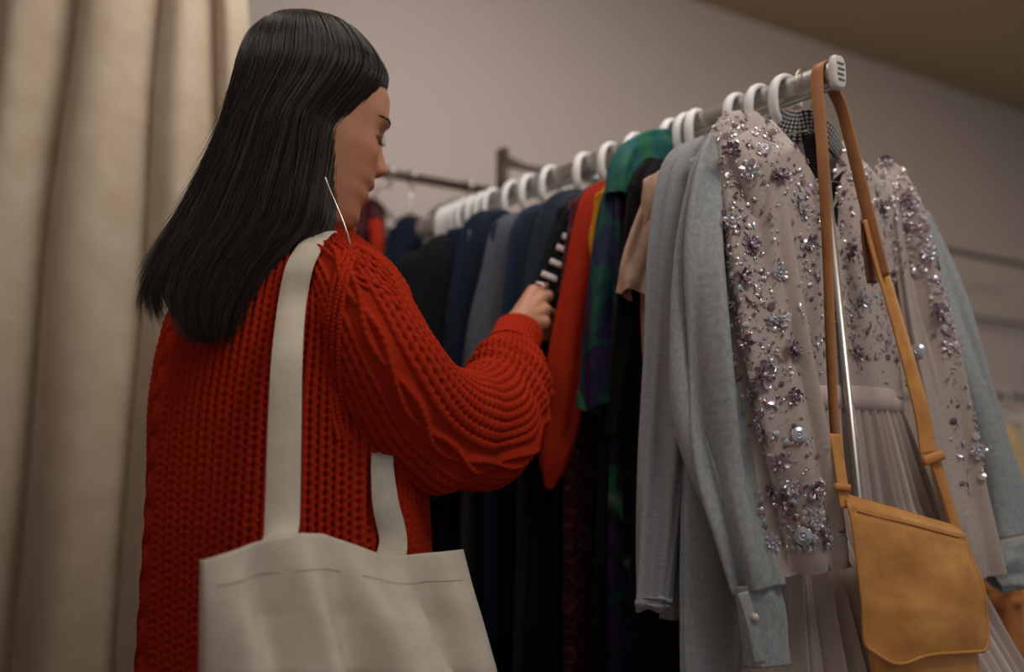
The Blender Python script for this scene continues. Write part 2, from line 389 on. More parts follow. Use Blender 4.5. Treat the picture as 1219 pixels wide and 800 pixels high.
# ------------------------------------------------------------------ hangers
NN = np.array([-.68, -.733, 0.])
def hanger_meshes():
    hk = [(0, -.064), (.004, -.055), (.014, -.044), (.0225, -.030), (.0245, -.008), (.0205, .008), (.0115, .0185), (0, .0225), (-.0115, .0185), (-.0205, .008), (-.0235, -.006), (-.0225, -.016)]
    P = np.array([[x, 0, z-.002] for x, z in hk])
    V, F = tube(P, .0042, 12, n=54, ref=(0, 0, 1), r2=.0078)
    h = .115
    A = [tube([(0, 0, -.062), (.02, 0, -.068), (h*.6, 0, -.090), (h, 0, -.122)], [.007, .006, .0055, .005], 10, n=16),
         tube([(0, 0, -.062), (-.02, 0, -.068), (-h*.6, 0, -.090), (-h, 0, -.122)], [.007, .006, .0055, .005], 10, n=16),
         tube([(h, 0, -.122), (0, 0, -.128), (-h, 0, -.122)], .004, 8, n=14)]
    return (V, F), A
HK, HA = hanger_meshes()
h0 = None
def hanger(px, label, group='white plastic hangers on the rack', n=NN, wire=False, t=None):
    global h0
    p = rail(t if t is not None else t_px(px)); rz = math.atan2(n[1], n[0])
    if h0 is None:
        o = mkt('coat_hanger', HA, M['white'], loc=(0, 0, 0))
        k = mkt('hook', [HK], M['white'], o); h0 = o
    else:
        o = h0.copy(); COL.objects.link(o)
        for ch in h0.children:
            c = ch.copy(); COL.objects.link(c); c.parent = o
    o.location = p; o.rotation_euler = (0, 0, rz+random.uniform(-.12, .12))
    props(o, label, 'hanger', group)
    return o

# ------------------------------------------------------------------ garments
def fsum(x, z, k, seed, n=5):
    r = np.random.default_rng(seed); o = 0
    for i in range(n):
        f = k*r.uniform(.5, 1.5); o = o + np.sin(f*x + r.uniform(0, 6.28) + r.uniform(-2.5, 2.5)*z*2)*r.uniform(.5, 1)
    return o/n*1.6
def body_grid(t, n, sh, drop, length, a_bot, b=.022, amp=.006, neck=.06, neckd=.03, vneck=False, seed=1, off=0, tilt=0, freq=9, nv=70, nu=90, z0=-.060, slab=1):
    n = n/np.linalg.norm(n); m = np.array([-n[1], n[0], 0.]) if (-n[1]*0 + n[0]*-1) > 0 else np.array([n[1], -n[0], 0.])
    if m[1] > 0: m = -m                                   # thickness axis looks to the camera
    C = rail(t)
    half = []
    for side in (1, -1):
        th = np.linspace(0, PI, nu)
        x = np.cos(th)[None, :]*np.ones((nv, 1)); v = np.linspace(0, 1, nv)[:, None]**1.15*np.ones((1, nu))
        ax = np.abs(x); nf = neck/sh
        top = -drop*np.clip((ax-nf*.6)/(1-nf*.6), 0, 1)**1.15
        cut = np.clip(1-(ax/nf), 0, 1) if vneck else np.clip(1-(ax/nf)**2, 0, 1)**.5
        nd = neckd if side == 1 else neckd*(.55 if vneck else .3)
        z = top - nd*cut*(1 if True else 0)
        zz = z + (-length - z)*v
        d = np.clip((-zz-drop)/max(length-drop, .01), 0, 1)
        a = sh + (a_bot-sh)*d**.8
        rampv = np.clip(.12+v*7, 0, 1)
        y = side*b*np.sqrt(np.clip(1-x*x, 0, 1))**.7*rampv
        y = y + amp*rampv*(.35+.65*d)*fsum(x, d, freq, seed+(side > 0)*7)*np.sqrt(np.clip(1-x**4, 0, 1))
        lat = x*a + off + tilt*(-zz) + amp*.8*d*np.sin(6*d+seed)
        P = C + lat[..., None]*n + y[..., None]*m + np.array([0, 0, 1])*(zz+z0)[..., None]
        UVg = np.stack([x*a + .5, zz], -1)
        half.append((P, UVg))
    return half
def body_mesh(name, half, mat, root, sol=.0015):
    (A, ua), (B, ub) = half; nv, nu = A.shape[:2]
    V, F = join([(A, gridF(nv, nu)), (B, gridF(nv, nu)[:, ::-1])])
    o = mk(name, V, F, mat, root, uv=np.vstack([ua.reshape(-1, 2), ub.reshape(-1, 2)]))
    if sol: solidify(o, sol)
    return o
def tube_px(path, th=.022, amp=.004, freq=4, flat=.72, seed=3, n=90, seg=64, lat=(1, 0, 0), sq=.75, endwave=.0):
    """sleeve: path rows (px, py, D, half width in px[, half thickness m])"""
    C = np.array([W(p[0], p[1], p[2]) for p in path]); hw = np.array([p[3]*p[2]/FPX for p in path]); t = flat*np.array([p[4] if len(p) > 4 else th for p in path]); amp = amp*1.35
    Q = smooth_path(np.column_stack([C, hw, t]), n); C, hw, t = Q[:, :3], np.abs(Q[:, 3]), np.abs(Q[:, 4])
    lat = np.asarray(lat, float); T, A, B = frames(C, lat)
    ph = np.linspace(0, 2*PI, seg, endpoint=False)[None, :]; v = np.linspace(0, 1, n)[:, None]
    c = np.sign(np.cos(ph))*np.abs(np.cos(ph))**sq; s = np.sin(ph)
    w = amp*(np.sin(freq*ph+seed+3*v)+.7*np.sin((freq+3)*ph-seed*2-5*v)+.6*np.sin(9*v+2*ph+seed)*(.5+v))*(.4+.6*np.minimum(1, v*3))
    V = C[:, None] + A[:, None]*(c*hw[:, None]+w*c*.6)[..., None] + B[:, None]*(s*t[:, None]+w*s)[..., None]
    if endwave: V[..., 2] += endwave*np.sin(3*ph+seed)*np.clip((v-.8)/.2, 0, 1)
    L = np.concatenate([[0], np.cumsum(np.linalg.norm(np.diff(C, axis=0), axis=1))])
    uv = np.stack([np.broadcast_to(ph/(2*PI), (n, seg))*2*(hw.mean()+t.mean())*1.6, np.broadcast_to(L[:, None], (n, seg))], -1)
    return V, uv
def sleeve(root, mat, path, name='sleeve', sol=.0015, **k):
    V, uv = tube_px(path, **k); n, s = V.shape[:2]
    o = mk(name, V, gridF(n, s, True), mat, root, uv=uv)
    if sol: solidify(o, sol, -1)
    return o, V
def far_sleeve(root, mat, t, n, sh, drop, L=.5, r=.045, th=.018, side=-1, seed=5):
    n = n/np.linalg.norm(n); C = rail(t)+[0, 0, -.06]
    pts = [C+n*side*(sh-.02)+[0, 0, -drop*.8], C+n*side*(sh+.01)+[0, 0, -drop-.08], C+n*side*(sh+.02)+[0, 0, -drop-L*.5], C+n*side*(sh+.015)+[0, 0, -drop-L]]
    rr = [r*.8, r, r*.95, r*.8]
    P = np.array(pts); V, F = tube(P, rr, 32, n=40, ref=n, cap=False, r2=[th]*4)
    o = mk('sleeve', V, F, mat, root); return solidify(o, .0015)
def gbase(t): p = rail(t); return (p[0], p[1], 0)

GR = 'garments on the chrome rack'
def garment(name, label, cat, px, mat, sh=.15, drop=.05, length=.7, a_bot=.17, sl=None, n=NN, hang=True, hl=None, far=True, farlen=.5, **k):
    t = t_px(px); root = empty(name, gbase(t), label, cat)
    half = body_grid(t, n, sh, drop, length, a_bot, **k)
    body_mesh('body', half, mat, root)
    if sl: sleeve(root, sl.pop('mat', mat), **sl)
    if far and sl is not None: far_sleeve(root, mat, t, n, sh, drop, farlen)
    if hang: hanger(px, hl or ('white plastic hanger holding the ' + name.replace('_', ' ')), n=n)
    return root, half
# ---- blue-grey chambray shirt (behind the sequinned dress)
def chambray():
    n = np.array([-.76, -.65, 0.])
    root, half = garment('chambray_shirt', 'pale blue grey chambray shirt hanging just behind the sequinned dress', 'shirt', 905, M['chambray'], .165, .05, .80, .20, n=n, far=False,
        hl='white plastic hanger under the sequinned dress second from the leather strap', amp=.007, seed=4, b=.024, off=-.015)
    o, V = sleeve(root, M['chambray'], path=[(852, 172, 1.315, 16, .022), (846, 215, 1.295, 27), (838, 300, 1.275, 33), (842, 400, 1.26, 36), (852, 490, 1.25, 38), (866, 560, 1.245, 36), (884, 630, 1.24, 31), (902, 700, 1.24, 29, .02)], amp=.0075, freq=3, seed=2, n=150, seg=90)
    c, V = sleeve(root, M['chambray'], path=[(900, 694, 1.238, 28, .021), (908, 735, 1.236, 28, .021), (914, 792, 1.236, 27, .021)], name='cuff', amp=.0008, n=40, sol=.003)
    mkt('button', [tube([W(899, 735, 1.212), W(899, 735, 1.2095)], .0045, 14)], M['pearl'], c)
    pv, pf, puv = ribbon([W(884, 705, 1.2165), W(896, 745, 1.2125), W(905, 790, 1.2125)], .012, (1, 0, 0), .0015, 20)
    mk('placket', pv, pf, M['chambray'], c, uv=puv)
    # far sleeve hanging out beyond the dress on the right
    o, V = sleeve(root, M['chambray'], path=[(1085, 260, 1.55, 22), (1120, 350, 1.53, 24), (1150, 450, 1.51, 28), (1178, 560, 1.50, 33), (1200, 640, 1.49, 32)], amp=.004, seed=6)
    c2, V = sleeve(root, M['chambray'], path=[(1180, 690, 1.455, 17, .03), (1200, 676, 1.455, 27, .034), (1240, 664, 1.46, 31, .034)], name='cuff', amp=.003, seed=9, lat=(0, 0, 1), n=50, sol=.003)
chambray()
# ---- grey heather jumper
root, _ = garment('grey_jumper', 'grey heather long sleeved jumper hanging left of the chambray shirt', 'jumper', 878, M['heather'], .135, .05, .60, .15, amp=.006, seed=11, far=False,
    hl='white plastic hanger whose hook stands third from the leather strap',
    sl=dict(path=[(836, 176, 1.37, 14, .024), (812, 205, 1.345, 25), (800, 300, 1.33, 28), (796, 420, 1.315, 28), (788, 560, 1.305, 26), (779, 700, 1.30, 20), (778, 716, 1.30, 20)], amp=.003, seed=8, n=120))
o, V = sleeve(root, M['heather'], path=[(828, 250, 1.36, 18), (822, 420, 1.345, 24), (816, 600, 1.335, 26), (811, 738, 1.33, 24)], name='side_panel', amp=.004, seed=3, freq=3)
# ---- beige top
garment('beige_top', 'pinkish beige short sleeved top peeking between grey jumper and black blouse', 'top', 830, M['beige'], .135, .05, .42, .14, seed=13, far=False,
    hl='white plastic hanger with its hook just left of a bare stretch of rail',
    sl=dict(path=[(786, 222, 1.43, 10, .016), (772, 262, 1.415, 16), (760, 318, 1.405, 22), (754, 352, 1.40, 20)], amp=.002, endwave=.003))
# ---- black top and tropical dress
garment('black_blouse', 'plain black blouse between the tropical print dress and the beige top', 'top', 818, M['black2'], .14, .05, .85, .15, seed=15, far=False,
    hl='white plastic hanger half hidden beside the grey jumper shoulder',
    sl=dict(path=[(778, 194, 1.45, 10, .018), (765, 230, 1.435, 18), (757, 330, 1.43, 20), (750, 430, 1.42, 24), (745, 520, 1.42, 24)], amp=.003))
root, half = garment('tropical_dress', 'long green blue and purple printed dress on the rack left of a black blouse', 'dress', 800, M['tropic'], .140, .040, .95, .17, seed=17, far=False,
    hl='white plastic hanger poking up beside the green dress yoke',
    sl=dict(path=[(752, 192, 1.485, 14, .026), (738, 230, 1.465, 20), (728, 310, 1.455, 24), (720, 400, 1.445, 27), (722, 486, 1.44, 34, .026)], amp=.003, seed=4, endwave=.006))
yk, V = sleeve(root, M['lightpatch'], path=[(800, 172, 1.52, 20, .012), (775, 176, 1.50, 22, .016), (752, 186, 1.474, 18, .024), (741, 205, 1.458, 17, .027), (737, 235, 1.452, 17, .024)], name='yoke', amp=.001, lat=(0, 0, 1), n=50)
# ---- mustard, red, maroon, striped
garment('mustard_blouse', 'mustard yellow blouse showing a sliver right of the red shirt', 'blouse', 776, M['yellow'], .14, .05, .36, .15, seed=19, far=False, hang=False,
    sl=dict(path=[(732, 222, 1.52, 10, .016), (720, 250, 1.505, 12), (714, 285, 1.50, 13), (712, 318, 1.495, 10)], amp=.002))
garment('red_shirt', 'bright orange red shirt with a long hanging sleeve right of the hand', 'shirt', 757, M['red'], .135, .05, .34, .145, seed=21, far=False,
    hl='white plastic hanger right beside the green dress on its far side',
    sl=dict(path=[(722, 222, 1.535, 8, .016), (706, 246, 1.515, 17), (692, 330, 1.50, 21), (678, 420, 1.49, 25), (667, 500, 1.485, 25), (658, 552, 1.48, 17), (654, 582, 1.48, 5, .006)], amp=.0020, freq=2, seed=2, th=.015, n=110))
garment('maroon_blouse', 'dark maroon patterned blouse squeezed between red shirt and striped black top', 'blouse', 742, M['maroon'], .135, .045, .85, .15, seed=23, far=False, hang=False,
    sl=dict(path=[(712, 226, 1.56, 9, .016), (697, 246, 1.545, 15), (687, 300, 1.535, 15), (678, 350, 1.53, 15)], amp=.002))
root, _ = garment('striped_top', 'black top with white ribbon stripes that the hand is touching', 'top', 728, M['black'], .135, .05, .90, .15, seed=25, far=False,
    hl='white plastic hanger left of the one beside the green dress',
    sl=dict(path=[(702, 236, 1.585, 8, .016), (684, 262, 1.568, 18), (668, 320, 1.56, 23), (662, 400, 1.555, 26), (660, 480, 1.55, 28)], amp=.002, seed=6))
for (x, y, w) in ((676, 283, 6), (671, 297, 8), (666, 315, 11), (659, 331, 14)):
    pv, pf, puv = ribbon([W(x-w, y-w*.42, 1.545), W(x, y, 1.538), W(x+w*.9, y+w*.4, 1.545)], .0085, (0, 0, 1), .002, 10)
    mk('ribbon_stripe', pv, pf, M['stripew'], root, uv=puv)
# ---- darker row
garment('slate_jacket', 'dark slate blue jacket left of the striped black top', 'jacket', 697, M['teal'], .15, .045, .80, .17, seed=27, far=False, b=.026,
    hl='white plastic hanger above the dark slate jacket',
    sl=dict(path=[(690, 236, 1.63, 12, .024), (664, 254, 1.605, 22, .026), (648, 320, 1.59, 24), (640, 420, 1.58, 24), (634, 520, 1.57, 24)], amp=.002))
garment('denim_shirt', 'dark blue denim shirt between the grey blazer and the slate jacket', 'shirt', 657, M['denim'], .15, .045, .70, .16, seed=29, far=False,
    hl='white plastic hanger above the dark denim shirt',
    sl=dict(path=[(660, 250, 1.69, 11, .022), (632, 266, 1.66, 20), (622, 320, 1.64, 20), (616, 420, 1.63, 22), (612, 500, 1.62, 22)], amp=.002))
root, _ = garment('grey_blazer', 'charcoal grey blazer seen behind the woman\'s wrist', 'blazer', 632, M['blazer'], .155, .045, .68, .17, seed=31, far=False, b=.026,
    hl='white plastic hanger above the charcoal grey blazer',
    sl=dict(path=[(628, 262, 1.73, 11, .022), (602, 276, 1.70, 18, .024), (592, 330, 1.68, 21), (578, 400, 1.67, 23), (566, 480, 1.66, 24)], amp=.002))
garment('navy_jacket', 'navy blue jacket left of the charcoal grey blazer', 'jacket', 612, M['navy'], .165, .035, .85, .18, seed=33, far=False, b=.03,
    hl='white plastic hanger above the navy jacket',
    sl=dict(path=[(602, 262, 1.78, 14, .026), (572, 272, 1.75, 22, .026), (560, 330, 1.73, 24), (552, 420, 1.72, 26), (546, 540, 1.70, 28)], amp=.002))
garment('black_coat', 'long black coat hanging left of the navy jacket behind the woman\'s arm', 'coat', 588, M['black'], .18, .055, 1.05, .21, seed=35, far=False, b=.035,
    hl='nearest white plastic hanger of the bunch at the far end of the rack',
    sl=dict(path=[(560, 290, 1.84, 14, .03), (526, 302, 1.80, 28, .03), (510, 360, 1.78, 34), (505, 460, 1.76, 36), (503, 600, 1.74, 38)], amp=.002))
garment('black_jacket', 'black jacket last on the far end of the rack right of the face', 'jacket', 566, M['black2'], .19, .07, .95, .22, seed=37, far=False, b=.035, hang=False,
    sl=dict(path=[(530, 306, 1.92, 14, .03), (496, 322, 1.88, 28, .03), (480, 380, 1.86, 34), (476, 480, 1.84, 36), (474, 600, 1.82, 38)], amp=.002))
for px in (577, 566, 556, 547, 538, 530):
    hanger(px, 'white plastic hanger in the bunch at the far end of the rack', 'hangers bunched at the far end of the rack')
# ---- black low garments that darken the lower middle of the picture
garment('black_dress', 'long black dress hanging beneath the hand behind the red sleeve', 'dress', 715, M['black2'], .13, .06, 1.15, .19, seed=41, hang=False, b=.03)
garment('black_skirt', 'long black pleated skirt on the rack right of the tropical dress', 'skirt', 790, M['black2'], .12, .03, 1.12, .2, seed=43, hang=False, b=.03, amp=.01, freq=16, z0=-.10)
garment('black_gown', 'long black gown hanging below the charcoal blazer', 'dress', 645, M['black2'], .13, .06, 1.2, .2, seed=45, hang=False, b=.03)

# ------------------------------------------------------------------ black top with dotted neckband, wire hanger
def dotted():
    n = np.array([-.823, -.567, 0.]); t = t_px(958)
    root = empty('black_camisole', gbase(t), 'black lace camisole with dotted neckband showing inside the dress neckline', 'camisole')
    half = body_grid(t, n, .10, .045, .45, .085, b=.008, amp=.003, neck=.095, neckd=.13, vneck=True, seed=51, off=-.015, z0=-.075)
    body_mesh('body', half, M['black2'], root)
    C = [W(921, 132, 1.345), W(935, 137, 1.33), W(953, 138, 1.32), W(966, 140, 1.318), W(975, 158, 1.322)]
    v, f, uv = ribbon([W(919, 138, 1.372), W(932, 149, 1.352), W(950, 152, 1.342), W(966, 150, 1.345), W(984, 160, 1.36), W(996, 176, 1.38), W(1003, 186, 1.40)], [.026, .040, .044, .040, .030, .026, .016], (.2, -.1, 1), .004, 40)
    mk('neckband', v, f, M['dots'], root, uv=uv)
    v, f, uv = ribbon([W(962, 160, 1.336), W(969, 200, 1.33), W(976, 245, 1.325), W(980, 285, 1.33)], [.018, .016, .013, .008], (1, 0, 0), .003, 20)
    mk('strap', v, f, M['black2'], root, uv=uv)
    p = rail(t); S = np.array([.823, .567, 0])
    w = empty('wire_hanger', tuple(p), 'thin brass wire hanger hook beside the leather strap on the rail', 'hanger')
    pts = [p+S*x+np.array([0, 0, z]) for x, z in ((-.016, -.012), (-.018, .004), (-.008, .0195), (.006, .019), (.015, .008), (.016, -.015), (.006, -.045), (.002, -.062))]
    mkt('hook', [tube(pts, .0013, 8, n=40)], M['wire'], w)
    q = p+[0, 0, -.062]
    mkt('shoulder_wire', [tube([q, q-S*.05+[0, 0, -.018], q-S*.12+[0, 0, -.06]], .0013, 8, n=12), tube([q, q+S*.05+[0, 0, -.018], q+S*.12+[0, 0, -.06]], .0013, 8, n=12), tube([q-S*.12+[0, 0, -.06], q+S*.12+[0, 0, -.06]], .0013, 8)], M['wire'], w)
dotted()

# ------------------------------------------------------------------ sequinned dress
def petal_flower(r, npet, cup, mats, seed):
    rr = random.Random(seed); V, F, fm = [], [], []
    for ring, (R, w, up) in enumerate(((r, .62, .12), (r*.62, .55, .32))):
        for k in range(npet):
            a0 = 2*PI*k/npet + ring*.5 + rr.uniform(-.1, .1); b0 = len(V); L = R*rr.uniform(.85, 1.1)
            ca, sa = math.cos(a0), math.sin(a0)
            rows = [(.12, .10), (.45, .42), (.75, .5), (.95, .28)]
            for d, ww in rows:
                for s in (-1, 0, 1):
                    x, y = d*L, s*ww*w*L; z = r*(up*d*d*1.5 + cup*.10*abs(s) + .05*ring + .04)
                    V.append((x*ca-y*sa, x*sa+y*ca, z))
            for i in range(3):
                for j in range(2):
                    F.append((b0+i*3+j, b0+(i+1)*3+j, b0+(i+1)*3+j+1, b0+i*3+j+1)); fm.append(0)
    nb = 6; b0 = len(V)
    for i in range(4):
        for j in range(nb):
            e = i/3*PI*.5; V.append((r*.2*math.cos(e)*math.cos(2*PI*j/nb), r*.2*math.cos(e)*math.sin(2*PI*j/nb), r*(.16+.2*math.sin(e))))
    for i in range(3):
        for j in range(nb):
            F.append((b0+i*nb+j, b0+i*nb+(j+1) % nb, b0+(i+1)*nb+(j+1) % nb, b0+(i+1)*nb+j)); fm.append(1)
    me = bpy.data.meshes.new('flower'); me.from_pydata(V, [], F)
    for m in mats: me.materials.append(m)
    me.polygons.foreach_set('material_index', fm); me.update(); return me
def cup_disc():                                        # round cup sequin with a bead in the middle
    prof = [(1., .10), (.92, .20), (.62, .14), (.50, .34), (.34, .30), (.28, .10), (.24, .22), (.12, .36), (.02, .40)]; n = 22
    V = [(r*math.cos(2*PI*k/n), r*math.sin(2*PI*k/n), z) for r, z in prof for k in range(n)]
    F = gridF(len(prof), n, True).tolist(); me = bpy.data.meshes.new('flower'); me.from_pydata(V, [], F)
    for m in (M['petal_pale'], M['pearl']): me.materials.append(m)
    me.polygons.foreach_set('material_index', [0]*(5*n)+[1]*(3*n)); me.polygons.foreach_set('use_smooth', [True]*len(F)); me.update(); return me
def disc_mesh(r, n=9):
    V = [(0, 0, .0009)]+[(r*math.cos(2*PI*k/n), r*math.sin(2*PI*k/n), .0002) for k in range(n)]+[(r*.92*math.cos(2*PI*k/n), r*.92*math.sin(2*PI*k/n), -.0004) for k in range(n)]
    F = [(0, 1+k, 1+(k+1) % n) for k in range(n)]+[(1+k, 1+n+k, 1+n+(k+1) % n, 1+(k+1) % n) for k in range(n)]
    return V, F
def align(nrm, spin):
    q = Vector(nrm).to_track_quat('Z', 'Y'); return q @ Vector((0, 0, 1)).rotation_difference(Vector((0, 0, 1))) @ Matrix.Rotation(spin, 3, 'Z').to_quaternion()
CAMP = np.array([0, 0, CAMZ])
class Surf:                                               # points with normals on a grid, facing the camera
    def __init__(s, V, closed):
        if closed: V = np.concatenate([V, V[:, :1]], 1)
        s.V = V; du = np.gradient(V, axis=1); dv = np.gradient(V, axis=0); n = np.cross(du, dv); n /= np.linalg.norm(n, axis=2)[..., None]+1e-9
        vw = CAMP - V; vw /= np.linalg.norm(vw, axis=2)[..., None]
        f = (n*vw).sum(2)
        if closed:
            out = ((V - V.mean(1, keepdims=True))*n).sum(2); n[out < 0] *= -1; f = (n*vw).sum(2)
        else: n[f < 0] *= -1; f = np.abs(f)
        s.N = n; s.f = f
    def px(s):
        d = s.V - CAMP; dep = d[..., 1]*math.cos(PITCH)+d[..., 2]*math.sin(PITCH); up = -d[..., 1]*math.sin(PITCH)+d[..., 2]*math.cos(PITCH)
        return 609.5+FPX*d[..., 0]/dep, 400-FPX*up/dep
def dress():
    n = np.array([-.80, -.60, 0.]); n /= np.linalg.norm(n); t = t_px(958)+.012
    root = empty('sequinned_dress', gbase(t), 'mauve tulle dress with sequins and fabric flowers at the near end of the rack', 'dress')
    C = rail(t); m = np.array([-.60, .80, 0.])*-1
    WZ = .405                                             # waist below the rail
    half = body_grid(t, n, .166, .060, WZ-.045, .110, b=.038, amp=.004, neck=.072, neckd=.155, vneck=True, seed=61, off=-.012, tilt=-.17, freq=6, z0=-.045, nv=90, nu=120)
    body_mesh('bodice', half, M['tulle'], root)
    # waistband
    ph = np.linspace(0, 2*PI, 120, endpoint=False)
    def ring(z, a, b, k=0, amp=0, seed=0, off=0):
        lat = a*np.cos(ph)+off; y = b*np.sin(ph)
        rr = np.random.default_rng(seed)
        w = amp*(np.sin(k*ph)+.5*np.sin(k*1.7*ph+1.3)+.4*np.sin(k*.45*ph+2))
        return C + lat[:, None]*n + (y+w*np.sign(np.sin(ph))*np.minimum(1, np.abs(np.sin(ph))*3))[:, None]*m + np.array([0, 0, z])
    offw = -.012-.17*(WZ-.045)
    V = np.array([ring(-WZ+.012, .111, .040, off=offw+.003), ring(-WZ+.010, .114, .043, off=offw+.003), ring(-WZ-.004, .115, .044, off=offw), ring(-WZ-.016, .115, .044, off=offw-.002), ring(-WZ-.018, .111, .040, off=offw-.002)])
    mk('waistband', V, gridF(5, 120, True), M['band'], root)
    # skirt with gathers
    ph = np.linspace(0, 2*PI, 720, endpoint=False)
    rows = []
    for i in range(60):
        f = i/59; z = -WZ-.012-f*.75
        rows.append(ring(z, (.110+.24*f**.9), .040+.03*f+.34*max(0, f-.18), k=44, amp=.0022+.0065*min(1, f*4), off=offw-.11*f))
    sk = np.array(rows); mk('skirt', sk, gridF(60, 720, True), M['tulle'], root)
    # under layer a little longer
    # sleeves
    lp = [(888, 138, 1.345, 8, .010), (882, 147, 1.325, 28, .014), (880, 170, 1.305, 38), (886, 215, 1.288, 41), (897, 300, 1.268, 43), (914, 400, 1.25, 44), (934, 500, 1.236, 44), (951, 590, 1.228, 42), (963, 660, 1.224, 39), (967, 682, 1.224, 38, .016)]
    o, LV = sleeve(root, M['sheer'], path=lp, th=.017, amp=.0056, freq=4, seed=5, n=170, seg=120)
    rp = [(1046, 198, 1.475, 5, .008), (1058, 207, 1.465, 14, .012), (1070, 238, 1.45, 20), (1084, 290, 1.435, 25), (1101, 380, 1.415, 28), (1119, 460, 1.40, 30), (1138, 560, 1.39, 31), (1156, 645, 1.38, 30), (1164, 688, 1.38, 29, .016)]
    o, RV = sleeve(root, M['sheer'], path=rp, th=.017, amp=.0050, freq=4, seed=9, n=150, seg=110)
    surfs = dict(L=Surf(LV, True), R=Surf(RV, True), B=Surf(half[0][0], False))
    # which surfaces carry what: density by photo position
    def dens(key, X, Y):
        if key == 'L':
            d = np.where(Y < 480, .8, .55); d = np.where(Y > 575, 1.7, d); d = np.where(Y > 655, 0, d)
            c = interp([160, 300, 500, 660], [855, 870, 905, 945], Y); d = d*np.where((Y > 200), np.clip(1.5-np.abs(X-c)/55, .25, 1.4), 1)
        elif key == 'R':
            c = interp([200, 300, 400, 500, 600], [1080, 1108, 1132, 1150, 1166], Y); d = np.clip(1.7-np.abs(X-c)/13, 0, 1.4); d = np.where(Y > 590, 0, d); d = np.where(Y < 330, 1., d)
        else: d = np.where(Y < 430, .75, 0.15)+0*X
        return d
    pts = []
    for key, s in surfs.items():
        X, Y = s.px(); w = dens(key, X, Y)*(s.f > .15)
        A = np.linalg.norm(np.cross(np.gradient(s.V, axis=1), np.gradient(s.V, axis=0)), axis=2); w = np.clip(w*A, 0, None)
        if key == 'B': w[-3:] = 0
        cnt = {'L': 1350, 'R': 620, 'B': 1150}[key]
        idx = RNG.choice(w.size, cnt, p=(w/w.sum()).ravel())
        for q in idx:
            i, j = divmod(int(q), w.shape[1])
            pts.append((s.V[i, j] + RNG.normal(0, .0007, 3), s.N[i, j], key))
    # sequins: largest hundred as parts, the rest as one part
    sizes = RNG.choice([.0015, .0023, .0034, .0050], len(pts), p=[.34, .34, .21, .11])
    order = np.argsort(-sizes); V, F = [], []
    dm = bpy.data.meshes.new('sequin'); dv, df = disc_mesh(1.0); dm.from_pydata([(x, y, z*250) for x, y, z in dv], [], df); dm.materials.append(M['sequin'])
    Lb = base(root)
    for rank, q in enumerate(order):
        p, nr, key = pts[q]; nr = nr + RNG.normal(0, .30, 3); nr /= np.linalg.norm(nr); p = p + nr*.0022; r = float(sizes[q])
        R = align(nr, random.uniform(0, 6)).to_matrix()
        if rank < 100:
            o = bpy.data.objects.new('sequin', dm); COL.objects.link(o); o.parent = root
            o.matrix_local = Matrix.Translation(Vector(p-Lb)) @ R.to_4x4() @ Matrix.Diagonal((r, r*random.choice((.42, .5, 1)), r, 1))
        else:
            dv, df = disc_mesh(1.0, 7); b0 = len(V); el = random.choice((.45, .6, 1))
            for x, y, z in dv: w = R @ Vector((x*r, y*r*el, z*.9)); V.append((p[0]+w.x, p[1]+w.y, p[2]+w.z))
            F += [tuple(k+b0 for k in f) for f in df]
    o = mk('sequin', V, F, M['sequin'], root, smooth=False); o['kind'] = 'stuff'
    # flowers at the places the photo shows them
    FL = [petal_flower(1.0, 6, 1, (M['petal'], M['pearl']), 1), petal_flower(1.0, 7, -1, (M['petal_pale'], M['pearl']), 2), petal_flower(1.0, 5, 1, (M['petal'], M['pearl']), 3), cup_disc()]
    spots = [(948, 516, 13, 3), (953, 637, 15, 3), (913, 173, 13, 3), (1092, 414, 12, 3), (966, 292, 9, 3), (880, 262, 9, 3), (914, 446, 8, 3), (990, 610, 7, 3), (855, 300, 8, 2), (905, 340, 8, 3), (930, 320, 9, 1), (872, 360, 9, 2), (900, 505, 9, 1), (915, 585, 9, 0), (1040, 240, 8, 3), (870, 186, 11, 0), (895, 205, 12, 1), (933, 207, 11, 0), (868, 262, 10, 1), (898, 290, 12, 0), (962, 255, 9, 1), (888, 330, 12, 0), (968, 292, 9, 0), (926, 377, 12, 1), (945, 412, 13, 0), (885, 410, 10, 2), (913, 447, 15, 0),
             (890, 470, 9, 1), (945, 470, 8, 0), (925, 550, 12, 2), (975, 582, 11, 0), (905, 520, 9, 2), (930, 600, 12, 2), (925, 645, 10, 1), (972, 615, 9, 1), (940, 575, 9, 1), (985, 640, 9, 2),
             (1020, 200, 9, 1), (1015, 300, 10, 0), (1030, 360, 11, 1), (1062, 330, 9, 0), (1055, 250, 10, 2), (1082, 455, 10, 0), (1120, 368, 11, 0), (1075, 235, 8, 0), (1100, 300, 9, 1), (1145, 470, 8, 1), (1160, 540, 9, 1), (1025, 420, 9, 2), (1050, 190, 8, 2)]
    for (x, y, rp_, kd) in spots:
        best = None
        for key, s in surfs.items():
            X, Y = s.px(); d2 = (X-x)**2+(Y-y)**2; d2 = np.where(s.f > .1, d2, 1e9); k = np.unravel_index(np.argmin(d2), d2.shape)
            near = np.where(d2 < 36, s.V[..., 1], 9); kk = np.unravel_index(np.argmin(near), near.shape)
            if near[kk] < 8 and (best is None or s.V[kk][1] < best[0][1]): best = (s.V[kk], s.N[kk])
        if best is None: continue
        p, nr = best; nr = nr+RNG.normal(0, .2, 3); nr /= np.linalg.norm(nr); p = p+nr*.0015
        r = rp_*p[1]/FPX*(.74 if kd == 3 else 1.18); o = bpy.data.objects.new('flower', FL[kd]); COL.objects.link(o); o.parent = root
        o.matrix_local = Matrix.Translation(Vector(p-Lb)) @ align(nr, random.uniform(0, 6)).to_matrix().to_4x4() @ Matrix.Scale(r, 4)
